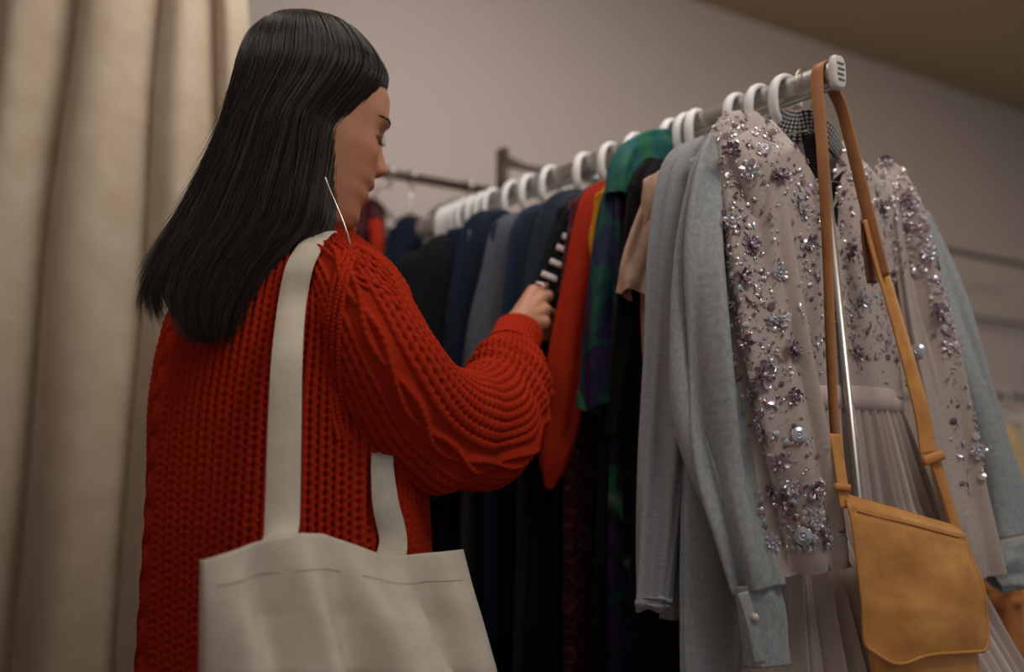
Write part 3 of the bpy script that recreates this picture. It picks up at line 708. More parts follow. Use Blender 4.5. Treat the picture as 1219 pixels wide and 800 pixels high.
        o['label'] = ('dusky mauve flower', 'pale silvery flower', 'dusky mauve flower', 'round silvery cup sequin')[kd]
    hanger(935, 'white plastic hanger holding the sequinned dress, nearest to the leather strap', n=n)
dress()

# ------------------------------------------------------------------ tan leather crossbody bag
def crossbody():
    TL, TR, BL, BR = W(1008, 592, 1.205), W(1140, 629, 1.262), W(1032, 800, 1.195), W(1178, 790, 1.248)
    root = empty('crossbody_bag', tuple(W(1090, 850, 1.23)), 'tan leather crossbody bag hanging by its long strap from the rail end', 'bag')
    lat = (TR-TL); lat /= np.linalg.norm(lat); nrm = np.cross(lat, [0, 0, 1]); nrm /= np.linalg.norm(nrm)
    if nrm[1] > 0: nrm = -nrm
    def panel(u, v): return (TL*(1-u)+TR*u)*(1-v) + (BL*(1-u)+BR*u)*v
    # body (closed soft box)
    nv, ns = 40, 80; ph = np.linspace(0, 2*PI, ns, endpoint=False); rows = []
    for i in range(nv):
        v = i/(nv-1); k = 1-.0*v; th = .010+.013*math.sin(PI*min(1, v*.75+.08))
        if v > .86: e = (v-.86)/.14; th *= math.sqrt(max(0, 1-e*e*.9))
        c = np.sign(np.cos(ph))*np.abs(np.cos(ph))**.5; s = np.sign(np.sin(ph))*np.abs(np.sin(ph))**.8
        pad = .035*max(0, (v-.8)/.2)**2
        u = .53+c*(.42-pad); rows.append(np.array([panel(uu, .02+v*1.16) for uu in u]) + nrm*(s*th)[:, None] - nrm*.012)
    V = np.array(rows); F = gridF(nv, ns, True).tolist(); F.append(list(range(ns))); F.append([(nv-1)*ns+i for i in range(ns)][::-1])
    uv = np.zeros((nv, ns, 2)); uv[..., 0] = ph[None]*.05; uv[..., 1] = np.linspace(0, .22, nv)[:, None]
    mk('pouch', V, F, M['leather'], root, uv=uv)
    # flap: front sheet with rounded lower corners, rolled over the top
    nu, nv = 60, 60; G = np.zeros((nv, nu, 3)); UV = np.zeros((nv, nu, 2))
    for i in range(nv):
        for j in range(nu):
            u = -.025+1.04*j/(nu-1); w = i/(nv-1)
            lim = .895 - .07*(max(0, (.16-u)/.16))**1.8*.6 - .16*max(0, (u-.90)/.10)**2.4 + .055*math.exp(-((u-.20)/.16)**2)
            v = -.02 + w*(lim+.02)
            p = panel(u, v)
            bul = .013+.015*math.sin(PI*min(1, max(0, v)*.75+.08))
            bul *= (.55+.45*math.sin(PI*min(1, max(0, .04+u*.92)))**.5)
            if w < .09: bul *= math.sin(w/.09*PI/2)
            bul += .0020*math.sin(5*u+7*v)+.0012*math.sin(13*v-4*u) + .0016*math.exp(-((v-.62)/.05)**2)*math.sin(3*u+.6) + .003*math.exp(-((v-.09)/.012)**2)*-.5
            G[i, j] = p + nrm*(bul-.008); UV[i, j] = (u*.14, v*.2)
    o = mk('flap', G, gridF(nv, nu), M['leather'], root, uv=UV); solidify(o, .0035, 0)
    edge = np.concatenate([G[4:, 0], G[-1, 1:-1], G[4:, -1][::-1]])+nrm*.0012
    V, F = tube(edge[::2], .0022, 8); mk('piping', V, quads_to_poly(F), M['leather'], root)
    mkt('seam', [tube(G[int(nv*.11), 3:-3]+nrm*.0018, .0009, 6)], M['leather'], root)
    # straps over the rail
    S = np.array([.823, .567, 0.]); p = rail(t_px(981)); y0 = p[1]
    a = [p+S*-.0135+[0, 0, -.006], p+S*-.011+[0, 0, .012], p+[0, 0, .0190], p+S*.011+[0, 0, .012], p+S*.0135+[0, 0, -.008]]
    path1 = [W(1004, 590, 1.212), W(999, 545, 1.222), W(994, 515, 1.232), W(989, 420, 1.255), W(985, 300, y0-.030), W(979, 180, y0-.018), W(974, 122, y0-.011)] + a + [W(1003, 132, y0+.010), W(1019, 195, y0+.004), W(1036, 265, y0-.006), W(1052, 330, y0-.014)]
    v, f, uv = ribbon(path1, [.012, .0125, .0125, .0135, .0155, .0175, .0185]+[.0185]*9, np.array([-.5, .82, 0.])*-1, .003, 200)
    mk('strap', v, f, M['strapm'], root, uv=uv)
    v, f, uv = ribbon([W(1034, 262, 1.313), W(1044, 300, 1.308), W(1073, 400, 1.295), W(1097, 490, 1.285), W(1105, 540, 1.282)], [.017, .018, .019, .022, .024], (1, .35, 0), .0035, 60)
    mk('strap', v, f, M['leather'], root, uv=uv)
    v, f, uv = ribbon([W(1029, 262, 1.318), W(1034, 300, 1.318), W(1038, 337, 1.318)], [.012, .017, .014], (1, .35, 0), .003, 20)
    mk('strap_end', v, f, M['leather_edge'], root, uv=uv)
    v, f, uv = ribbon([W(1099, 549, 1.275), W(1122, 541, 1.278)], .012, (0, 0, 1), .008, 12); mk('strap_keeper', v, f, M['leather'], root, uv=uv)
    v, f, uv = ribbon([W(1113, 548, 1.281), W(1126, 590, 1.28), W(1141, 640, 1.283)], [.017, .013, .014], (1, .35, 0), .0035, 20); mk('strap_tab', v, f, M['leather'], root, uv=uv)
    v, f, uv = ribbon([W(994, 517, 1.226), W(998, 545, 1.217), W(1003, 580, 1.207), W(1006, 605, 1.203)], [.016, .013, .013, .012], (1, .2, 0), .0035, 24); mk('strap_tab', v, f, M['leather'], root, uv=uv)
    v, f, uv = ribbon([W(994, 579, 1.203), W(1011, 581, 1.205)], .008, (0, 0, 1), .008, 12); mk('strap_keeper', v, f, M['leather'], root, uv=uv)
crossbody()

# ------------------------------------------------------------------ person: axes
BF = np.array([.75, .66, 0.]); BR_ = np.array([.66, -.75, 0.])            # facing, right hand side
TC = np.array([-.290, 1.345])                                             # torso axis
HY = math.radians(29); HB = math.radians(11)
FH = np.array([math.cos(HY), math.sin(HY), 0.]); RH = np.array([math.sin(HY), -math.cos(HY), 0.])
HX = FH*math.cos(HB)+np.array([0, 0, -math.sin(HB)]); HZ = FH*math.sin(HB)+np.array([0, 0, math.cos(HB)]); HYL = -RH
NOSE = W(463, 208, 1.356)
HC = NOSE - HX*.109 + HZ*.033
def H(x, y, z): return HC + HX*x + HYL*y + HZ*z
def head_grid(nz=150, nt=160):
    zk = [-.120, -.116, -.108, -.098, -.083, -.072, -.064, -.056, -.046, -.038, -.015, 0, .012, .024, .05, .075, .092, .104, .110, .112]
    fk = [.026, .054, .073, .0810, .0785, .0870, .0840, .0900, .0870, .0865, .0845, .0840, .0870, .0895, .0865, .070, .051, .032, .016, .001]
    wk = [.014, .026, .036, .042, .050, .0535, .056, .058, .0605, .062, .066, .068, .0695, .071, .072, .065, .052, .034, .017, .001]
    bk = [.010, .014, .02, .03, .048, .058, .065, .07, .076, .08, .09, .094, .096, .099, .099, .088, .07, .046, .023, .001]
    s = np.linspace(0, 1, nz); z = -.12+.232*(.5-.5*np.cos(PI*(s*.96+.04)))/(.5-.5*math.cos(PI)) ; z[-1] = .112
    f, w, b = (interp(zk, k, z) for k in (fk, wk, bk))
    def sm(a):
        for _ in range(2): a = np.concatenate([a[:1], (a[:-2]+2*a[1:-1]+a[2:])/4, a[-1:]])
        return a
    f, w, b = sm(f), sm(w), sm(b)
    th = np.linspace(-PI, PI, nt, endpoint=False)
    Z = z[:, None]*np.ones((1, nt)); TH = th[None]*np.ones((nz, 1))
    c, sn = np.cos(TH), np.sin(TH)
    ext = np.where(c > 0, f[:, None], b[:, None]); e = np.where(c > 0, 2.25, 2.1)
    r = (np.abs(c/ext)**e+np.abs(sn/w[:, None])**e)**(-1/e)
    X, Y = r*c, r*sn
    fr = (c > 0)
    g = lambda y0, z0, sy, sz: np.exp(-((np.abs(Y)-y0)/sy)**2-((Z-z0)/sz)**2)*fr
    na = interp([-.050, -.044, -.040, -.034, -.028, -.018, -.006, .004, .014, .022], [0, .002, .012, .0205, .021, .0155, .010, .0065, .003, 0], Z)
    ny = interp([-.045, -.03, -.015, 0, .02], [.0105, .0120, .0095, .0075, .008], Z)
    X = X + na*np.exp(-(Y/ny)**2)*fr
    X = X + .0055*g(.0125, -.036, .0055, .006)                 # nostril wings
    X = X - .0105*g(.031, .001, .014, .011) + .0075*g(.032, -.001, .011, .0075)   # socket and lidded eyeball
    X = X + .003*g(.028, .021, .018, .006)                     # brow ridge
    X = X + .004*g(.045, -.028, .016, .016); Y = Y + np.sign(Y)*.003*g(.05, -.028, .02, .018)
    lw = np.exp(-(Y/.017)**4)*fr
    X = X + lw*.0022*(np.exp(-((Z+.0555)/.0045)**2)+1.1*np.exp(-((Z+.072)/.005)**2)) - lw*.0032*np.exp(-((Z+.0638)/.0018)**2)
    X = X - .003*g(.030, -.066, .012, .02)
    Z = np.where(Z < -.036, -.036+(Z+.036)*1.20, Z)            # long lower face
    return X, Y, Z
def capsule(p0, r0, p1, r1, seg=20):
    p0, p1 = np.asarray(p0, float), np.asarray(p1, float); d = p1-p0; L = np.linalg.norm(d); T = d/L
    ref = np.array([0, 0, 1.]) if abs(T[2]) < .9 else np.array([1., 0, 0]); A = np.cross(T, ref); A /= np.linalg.norm(A); B = np.cross(T, A)
    rows = []; k = 6
    for i in range(k): a = PI/2*(1-(i+.05)/k); rows.append((-r0*math.sin(a), r0*math.cos(a)))
    for i in range(7): f = i/6; rows.append((L*f, r0+(r1-r0)*f))
    for i in range(k): a = PI/2*((i+.95)/k); rows.append((L+r1*math.sin(a), r1*math.cos(a)))
    ph = np.linspace(0, 2*PI, seg, endpoint=False)
    V = np.array([p0+T*x+(A*np.cos(ph)[:, None]+B*np.sin(ph)[:, None])*r for x, r in rows]).reshape(-1, 3)
    F = gridF(len(rows), seg, True).tolist(); F.append(list(range(seg))[::-1]); F.append([(len(rows)-1)*seg+i for i in range(seg)])
    return V, F
def person():
    FLO = (TC[0], TC[1], 0)
    parts = []
    X, Y, Z = head_grid(); nz, nt = X.shape
    HV = HC + X[..., None]*HX + Y[..., None]*HYL + Z[..., None]*HZ
    F = gridF(nz, nt, True).tolist(); F.append(list(range(nt))[::-1]); F.append([(nz-1)*nt+i for i in range(nt)])
    parts.append((HV.reshape(-1, 3), F))
    # ears
    for s in (-1, 1):
        parts.append(capsule(H(-.012, s*.062, .008), .011, H(-.004, s*.062, -.020), .007, 14))
    nb = np.array([TC[0]+.01, TC[1], 1.40])                      # neck base
    parts.append(capsule(H(-.030, 0, -.045), .052, nb, .055)); parts.append(capsule(nb, .055, nb+[0, 0, -.08], .075))
    # trunk
    ph = np.linspace(0, 2*PI, 48, endpoint=False); rows = []
    for z, a, b in ((.80, .15, .10), (.90, .165, .115), (.98, .15, .105), (1.08, .125, .095), (1.18, .14, .105), (1.28, .16, .10), (1.34, .15, .085), (1.375, .11, .065), (1.395, .06, .05)):
        rows.append(np.array([TC[0], TC[1], z]) + BR_*(a*np.cos(ph))[:, None] + BF*(b*np.sin(ph))[:, None])
    F = gridF(len(rows), 48, True).tolist(); F.append(list(range(48))[::-1]); F.append([(len(rows)-1)*48+i for i in range(48)])
    parts.append((np.array(rows).reshape(-1, 3), F))
    c = np.array([TC[0], TC[1], 0])
    for s in (-1, 1):
        hp = c+BR_*s*.085+[0, 0, .84]; kn = c+BR_*s*.09+BF*.02+[0, 0, .46]; an = c+BR_*s*.09-BF*.01+[0, 0, .08]
        parts += [capsule(hp, .085, kn, .055), capsule(kn, .052, an, .035), capsule(an+[0, 0, -.035], .03, an+BF*.13+[0, 0, -.05], .025)]
    # right arm
    sh, el, wr = W(405, 345, 1.24), W(546, 512, 1.31), W(615, 400, 1.495)
    parts += [capsule(sh, .040, el, .038), capsule(el, .037, wr, .024), capsule(np.array([TC[0], TC[1], 1.315]), .05, sh, .036)]
    # left arm, folded in front
    shl = c-BR_*.16+[0, 0, 1.33]; ell = shl+BF*.06-BR_*.05+[0, 0, -.26]; wl = ell+BF*.10-BR_*.01+[0, 0, -.20]
    parts += [capsule(shl, .046, ell, .037), capsule(ell, .035, wl, .024)]
    d = (wl-ell)/np.linalg.norm(wl-ell); kn = wl+d*.07; parts.append(capsule(wl, .026, kn, .032))
    for k in range(4):
        q = kn+BF*(.024-.016*k); L_ = (.036, .040, .037, .028)[k]; parts += [capsule(q, .0082, q+d*L_, .0078, 12), capsule(q+d*L_, .0078, q+d*(L_+.028)+BR_*.014, .0066, 12)]
    parts.append(capsule(wl+d*.02+BF*.02, .012, wl+d*.075+BF*.045+BR_*.01, .008, 12))
    # right hand: palm, four fingers, thumb
    Wp = lambda *a: W(*a)
    kn = [Wp(635, 348, 1.535), Wp(644, 356, 1.530), Wp(648, 370, 1.522), Wp(647, 385, 1.515)]
    rr = [.0100, .0104, .0098, .0088]
    for k in kn: parts.append(capsule(Wp(620, 384, 1.510), .021, k, .0115, 14))
    parts.append(capsule(wr, .024, Wp(620, 384, 1.510), .022))
    fing = [[Wp(649, 343, 1.555), Wp(658, 347, 1.570), Wp(660, 354, 1.580)],
            [Wp(656, 353, 1.548), Wp(665, 358, 1.562), Wp(663, 365, 1.572)],
            [Wp(656, 374, 1.535), Wp(658, 384, 1.546), Wp(652, 388, 1.555)],
            [Wp(653, 391, 1.524), Wp(652, 400, 1.532), Wp(646, 402, 1.540)]]
    for k, ch, r in zip(kn, fing, rr):
        a = k
        for i, b in enumerate(ch): parts.append(capsule(a, r*(1-.10*i), b, r*(.9-.10*i), 14)); a = b
    tb = Wp(622, 370, 1.53); parts += [capsule(tb, .014, Wp(634, 352, 1.552), .0105, 14), capsule(Wp(634, 352, 1.552), .0105, Wp(645, 343, 1.572), .009, 14), capsule(Wp(645, 343, 1.572), .009, Wp(654, 341, 1.582), .0075, 14)]
    Vs, Fs, nn = [], [], 0
    for V, F in parts:
        Vs.append(V); Fs += [[q+nn for q in f] for f in (F.tolist() if isinstance(F, np.ndarray) else F)]; nn += len(V)
    tmp = mk('tmp', np.vstack(Vs), Fs, None, loc=FLO)
    m = tmp.modifiers.new('r', 'REMESH'); m.mode = 'VOXEL'; m.voxel_size = .0019; m.use_smooth_shade = True
    sm = tmp.modifiers.new('s', 'SMOOTH'); sm.factor = .5; sm.iterations = 3
    dg = bpy.context.evaluated_depsgraph_get(); me = bpy.data.meshes.new_from_object(tmp.evaluated_get(dg), depsgraph=dg)
    bpy.data.objects.remove(tmp); me.name = 'person'
    o = bpy.data.objects.new('person', me); COL.objects.link(o); o.location = FLO
    me.materials.clear(); me.materials.append(M['skin']); me.polygons.foreach_set('use_smooth', np.ones(len(me.polygons), bool))
    co = np.empty(len(me.vertices)*3); me.vertices.foreach_get('co', co); co = co.reshape(-1, 3)+np.array(FLO)-HC
    x, y, z = co@HX, co@HYL, co@HZ
    tone = np.tile(np.array(srgb(196, 140, 108)), (len(co), 1))
    face = (x > .03) & (np.abs(z) < .13)
    z = np.where(z < -.036, -.036+(z+.036)/1.20, z)
    lips = np.exp(-(y/.021)**4)*(np.exp(-((z+.0555)/.0065)**4)+np.exp(-((z+.0715)/.0065)**4))*face
    blush = .5*np.exp(-((np.abs(y)-.045)/.02)**2-((z+.03)/.02)**2)*face
    tone = tone + (np.array(srgb(158, 84, 78))-tone)*np.clip(lips, 0, 1)[:, None]*.85
    tone = tone + (np.array(srgb(198, 128, 104))-tone)*blush[:, None]
    ca = me.color_attributes.new('tone', 'FLOAT_COLOR', 'POINT')
    ca.data.foreach_set('color', np.column_stack([tone, np.ones(len(co))]).astype(np.float32).ravel())
    props(o, 'woman with long black hair in a red cable knit sweater browsing the rack', 'person')
    # eyebrows, lashes
    def surf_x(y, z):
        k = np.argmin((X > 0)*0 + (Y-y)**2+(Z-z)**2 + (X < 0)*1); return X.ravel()[k]
    for s in (1, -1):
        st = []
        for k in range(46):
            u = k/45; y0 = s*(.013+.036*u); z0 = .0185+.0055*math.sin(u*2.4)-.004*u*u + random.uniform(-.0018, .0018)*(1-.6*u)
            a = H(surf_x(y0, z0)+.0004, y0, z0); b = H(surf_x(y0+s*.007, z0+.0015*(1-2*u))+.0012, y0+s*.007, z0+.0022*(1-1.7*u))
            st.append(tube([a, (a+b)/2+HX*.0006, b], [.00034, .0003, .00012], 4))
        mkt('eyebrow', st, M['lash'], o)
        st = []
        yy = np.linspace(.0195, .046, 22)
        line = [H(surf_x(s*q, -.0055)+.0012, s*q, -.0052-.0028*math.sin((q-.0195)/.0265*PI)) for q in yy]
        st.append(tube(line, .0005, 5))
        for q, p in zip(yy, line):
            st.append(tube([p, p+HX*.005+HYL*s*(q-.03)*.15-HZ*.0015, p+HX*.0095+HYL*s*(q-.03)*.3+HZ*.0005], [.00028, .00022, .0001], 4))
        mkt('eyelashes', st, M['lash'], o)
    # ring
    ce, dr = Wp(643, 345, 1.546), fing[0][0]-kn[0]; dr /= np.linalg.norm(dr); A = np.cross(dr, [0, 0, 1]); A /= np.linalg.norm(A); B = np.cross(dr, A)
    a = np.linspace(0, 2*PI, 29); ringp = ce + (A*np.cos(a)[:, None]+B*np.sin(a)[:, None])*.0102
    rg = mkt('finger_ring', [tube(ringp, .0017, 8, cap=False)], M['silver'], o)
    mkt('stone', [capsule_q(W(639, 337.5, 1.533), .0036, W(643, 338, 1.534), .0035), capsule_q(W(651, 338, 1.545), .0026, W(652, 338.5, 1.545), .0026)], M['pearl'], rg)
    # earring: large thin hoop seen from the side
    pts = [W(387, 211, 1.222), W(391, 222, 1.218), W(400, 243, 1.214), W(409, 265, 1.212), W(415, 283, 1.212), W(418, 297, 1.214)]
    e = mkt('earring', [tube(pts, .0011, 8, n=40)], M['silver'], o); e['label'] = 'long thin silver earring'
    return o
def capsule_q(p0, r0, p1, r1): return tube([np.array(p0)-[0, 0, r0*.6], p0, p1, np.array(p1)+[0, 0, r1*.6]], [r0*.4, r0, r1, r1*.4], 12)
PERSON = person()

# ------------------------------------------------------------------ sweater
def knit(c, v, q=.0098):
    k = np.floor(c); fc = c-k-.5; ab = np.abs(fc)
    ridge = np.cos(PI*fc)**.6
    st = .5+.5*np.cos(2*PI*(v/q+.8*ab))
    bi = np.floor(c+.5); hole = np.exp(-((ab-.5)/.20)**2)*(.5+.5*np.cos(2*PI*(v/q+.5*(bi % 2))))
    return .55*ridge*(.70+.30*st) + .75*(1-hole) - .22
def cable(cc, v, w, per):                                   # rope of two crossing strands, cc measured from its middle in columns
    o = np.sin(2*PI*v/per)*w*.42
    f1 = np.exp(-((cc-o)/(w*.30))**2); f2 = np.exp(-((cc+o)/(w*.30))**2)
    over = .5+.5*np.cos(2*PI*v/per)
    t = .93+.07*np.cos(2*PI*(v/.007+cc*.5))
    return np.maximum(f1*(.8+.3*over), f2*(1.1-.3*over))*t
KNITGEO = []
def sweater():
    o_ = PERSON
    zs = np.array([.76, .80, .88, .98, 1.08, 1.18, 1.25, 1.30, 1.335, 1.36, 1.380, 1.396, 1.408, 1.415])
    a_ = np.array([.185, .200, .204, .203, .200, .198, .196, .190, .176, .154, .126, .098, .078, .068])
    b_ = np.array([.140, .150, .150, .148, .146, .144, .138, .130, .118, .104, .090, .078, .070, .066])
    NC, NS = 100, 12; nu = NC*NS; nv = 480
    zz = np.concatenate([np.linspace(.76, 1.33, 380), np.linspace(1.33, 1.415, nv-379)[1:]]) 
    def spl(y): 
        r = np.interp(zz, zs, y)
        k = np.ones(15)/15; rp = np.pad(r, 7, mode='edge'); return np.convolve(rp, k, 'valid')
    a, b = spl(a_), spl(b_)
    ph = np.arange(nu)/nu*2*PI; c = (np.arange(nu)/NS)[None, :]*np.ones((nv, 1))
    # arc position follows the surface so columns stay even
    s = np.concatenate([[0], np.cumsum(np.hypot(np.diff(a[:, None], axis=0), np.diff(zz[:, None], axis=0))[:, 0])])
    v = s[:, None]*np.ones((1, nu))
    cosp, sinp = np.cos(ph)[None], np.sin(ph)[None]
    sq = .88
    cx = np.sign(cosp)*np.abs(cosp)**sq; sy = np.sign(sinp)*np.abs(sinp)**sq
    # soft folds of the wool
    fold = .0075*np.sin(3*ph[None]+1.0+4*zz[:, None])*np.clip((1.30-zz[:, None])*4, 0, 1) + .005*np.sin(7*ph[None]-6*zz[:, None]+.5)*np.clip((1.25-zz[:, None])*4, 0, 1)
    h = knit(c, v)*.0056
    mask = np.zeros_like(h)
    for c0 in (71, 21):
        cc = (c-c0+NC/2) % NC-NC/2; w = 3.0
        m = np.clip((w+.6-np.abs(cc))/.6, 0, 1); m = m*m*(3-2*m)
        h = h*(1-m) + m*(cable(cc, v+c0*.013, w, .085)*.0062); mask = np.maximum(mask, m)
    h = h*np.clip((1.42-zz)*40+.3, 0, 1)[:, None]
    nx = cx/(a[:, None]); ny = sy/(b[:, None]); nl = np.hypot(nx, ny); nx, ny = nx/nl, ny/nl
    sz = np.clip(-np.gradient(a, zz), 0, 3)[:, None]; up = sz/np.sqrt(1+sz*sz); out = 1/np.sqrt(1+sz*sz)
    d = h+fold
    la = cx*a[:, None]+nx*d*out; lb = sy*b[:, None]+ny*d*out
    lean = np.interp(zz, [.76, 1.2, 1.42], [0, 0, .012])[:, None]
    # shoulders fall away at the sides of the neck
    P = np.zeros((nv, nu, 3)); P[..., 0] = TC[0]; P[..., 1] = TC[1]
    P += BR_*la[..., None]+BF*(lb+lean)[..., None]; P[..., 2] = zz[:, None]+d*up
    uv = np.stack([c*.0115, v], -1)
    KNITGEO.append((P[::4, ::6].reshape(-1, 3), gridF(len(P[::4]), P[:, ::6].shape[1], True)))
    sw = mk('sweater', P, gridF(nv, nu, True), M['knit'], o_, uv=uv)
    # right sleeve
    path = [(392, 322, 1.255, .036), (410, 338, 1.228, .048), (434, 386, 1.210, .059), (460, 440, 1.214, .067), (492, 488, 1.248, .072), (535, 511, 1.300, .073), (573, 503, 1.350, .068), (596, 472, 1.400, .058), (605, 442, 1.440, .047), (608, 422, 1.468, .037), (610, 413, 1.480, .033)]
    C = np.array([W(*p[:3]) for p in path]); R = np.array([p[3] for p in path]); nv, NC, NS = 620, 38, 13; nu = NC*NS
    Q = smooth_path(np.column_stack([C, R]), nv); C, R = Q[:, :3], Q[:, 3]
    T, A, B = frames(C, (0, -1, .3)); ph = np.arange(nu)/nu*2*PI
    s = np.concatenate([[0], np.cumsum(np.linalg.norm(np.diff(C, axis=0), axis=1))]); v = s[:, None]*np.ones((1, nu)); c = (np.arange(nu)/NS)[None]*np.ones((nv, 1))
    h = knit(c, v, .0095)*.0044
    for c0 in (37.6,):
        cc = (c-c0+NC/2) % NC-NC/2; w = 1.5; m = np.clip((w+.4-np.abs(cc))/.4, 0, 1); m = m*m*(3-2*m)
        h = h*(1-m)+m*cable(cc, v+c0*.021, w, .105)*.0082
    f = s/s[-1]
    h = h*np.clip((1-f)*14, .25, 1)[:, None]
    # elbow creases and slack above the cuff
    el = np.exp(-((f-.60)/.14)**2)[:, None]
    fold = el*(.0080*np.sin(2*PI*v/.085+1.2*np.sin(ph)[None]+.4)*(.6+.4*np.cos(ph[None]-1.2))) + np.exp(-((f-.84)/.10)**2)[:, None]*.0045*np.sin(2*PI*v/.042+2*np.cos(ph)[None]) + .004*np.sin(3*ph[None]+10*f[:, None])
    r = R[:, None]+h+fold*np.clip((1-f)*12, 0, 1)[:, None]
    # tubes squash where path bends
    V = C[:, None]+A[:, None]*(np.cos(ph)[None]*r)[..., None]+B[:, None]*(np.sin(ph)[None]*r)[..., None]
    KNITGEO.append((V[::5, ::7].reshape(-1, 3), gridF(len(V[::5]), V[:, ::7].shape[1], True)))
    mk('sleeve', V, gridF(nv, nu, True), M['knit'], sw, uv=np.stack([c*.014, v], -1))
    # cuff
    path = [(607, 420, 1.468, .037), (609, 415, 1.476, .0345), (613, 406, 1.488, .0335), (617, 397, 1.500, .0335), (618, 394, 1.504, .031)]
    C = np.array([W(*p[:3]) for p in path]); R = np.array([p[3] for p in path]); nv, nu = 50, 480
    Q = smooth_path(np.column_stack([C, R]), nv); C, R = Q[:, :3], Q[:, 3]; T, A, B = frames(C, (0, -1, .3)); ph = np.arange(nu)/nu*2*PI
    r = R[:, None]+.0016*np.abs(np.cos(ph*20))[None]
    V = C[:, None]+A[:, None]*(np.cos(ph)[None]*r)[..., None]+B[:, None]*(np.sin(ph)[None]*r)[..., None]
    cf = mk('cuff', V, gridF(nv, nu, True), M['knit'], sw); solidify(cf, .004, -1)
    # left sleeve (on her far side)
    c0 = np.array([TC[0], TC[1], 0]); shl = c0-BR_*.15+[0, 0, 1.335]; ell = shl+BF*.05-BR_*.02+[0, 0, -.27]; wl = ell+BF*.10-BR_*.01+[0, 0, -.20]
    Q = smooth_path(np.column_stack([[shl+BR_*.05, shl, (shl+ell)/2, ell, (ell+wl)/2, wl-(wl-ell)*.05], [.05, .065, .064, .062, .054, .036]]), 160)
    C, R = Q[:, :3], Q[:, 3]; T, A, B = frames(C, (0, -1, .3)); nu = 300; ph = np.arange(nu)/nu*2*PI
    s = np.concatenate([[0], np.cumsum(np.linalg.norm(np.diff(C, axis=0), axis=1))])
    r = R[:, None]+knit((np.arange(nu)/10)[None]*np.ones((160, 1)), s[:, None]*np.ones((1, nu)))*.0036
    V = C[:, None]+A[:, None]*(np.cos(ph)[None]*r)[..., None]+B[:, None]*(np.sin(ph)[None]*r)[..., None]
    mk('sleeve', V, gridF(160, nu, True), M['knit'], sw)
    # collar
    nu = 720; ph = np.arange(nu)/nu*2*PI; rows = []
    for k in range(17):
        e = k/16*PI*1.35-.35; dr = .011*math.cos(e); dz = .015*math.sin(e)
        rr = 1+.0
        rib = .0013*np.abs(np.cos(ph*45))
        rows.append(np.array([TC[0], TC[1], 1.409+dz])+BF*.012 + BR_*((.069+dr+rib)*np.cos(ph))[:, None]+BF*((.067+dr+rib)*np.sin(ph))[:, None])
    mk('collar', np.array(rows), gridF(17, nu, True), M['knit'], sw)
    from mathutils.bvhtree import BVHTree
    bv = [BVHTree.FromPolygons([tuple(q) for q in V_], F_.tolist()) for V_, F_ in KNITGEO]
    def onwool(px, py, gap):
        d = Vector(W(px, py, 1.0)-CAMP).normalized(); y = min([h[0].y for h in (b.ray_cast(Vector(CAMP), d, 3) for b in bv) if h[0] is not None] or [1.22]); return W(px, py, y-gap)
    for k, dx in enumerate((-7, 0, 7)):
        pts = np.array([onwool(x+dx, y, -.001) for x, y in ((418, 300), (407, 330), (400, 370), (397, 410), (398, 450), (402, 490), (410, 525))])
        Q = smooth_path(pts, 160); L = np.arange(160)/160
        mkt('armhole_rib', [tube(Q, .0036+.0006*np.cos(L*2*PI*46+k*PI), 10)], M['knit'], sw)
    for k in range(6):
        pts = np.array([onwool(x, y, -.001) for x, y in ((404-k*1.0, 292+k*8.0), (424-k*.6, 294+k*8.4), (446+k*1.2, 308+k*8.2), (466+k*2.4, 328+k*8))][1:])
        Q = smooth_path(pts, 90); L = np.arange(90)/90
        mkt('yoke_rib', [tube(Q, .0034+.0006*np.cos(L*2*PI*20+k*PI), 10)], M['knit'], sw)
    # trousers and shoes, below the frame
    parts = []
    for s in (-1, 1):
        parts.append(tube([c0+BR_*s*.07+[0, 0, .92], c0+BR_*s*.09+[0, 0, .80], c0+BR_*s*.092+BF*.02+[0, 0, .46], c0+BR_*s*.09+[0, 0, .10]], [.115, .105, .075, .062], 32, n=40, ref=BF))
    mkt('trousers', parts, M['trousers'], o_)
    for s in (-1, 1):
        b = c0+BR_*s*.09; mkt('shoe', [tube([b-BF*.07+[0, 0, .045], b-BF*.03+[0, 0, .055], b+BF*.05+[0, 0, .045], b+BF*.14+[0, 0, .034], b+BF*.175+[0, 0, .03]], [.02, .042, .042, .034, .012], 24, n=24, ref=(0, 0, 1), r2=[.02, .045, .046, .042, .015])], M['black'], o_)
sweater()

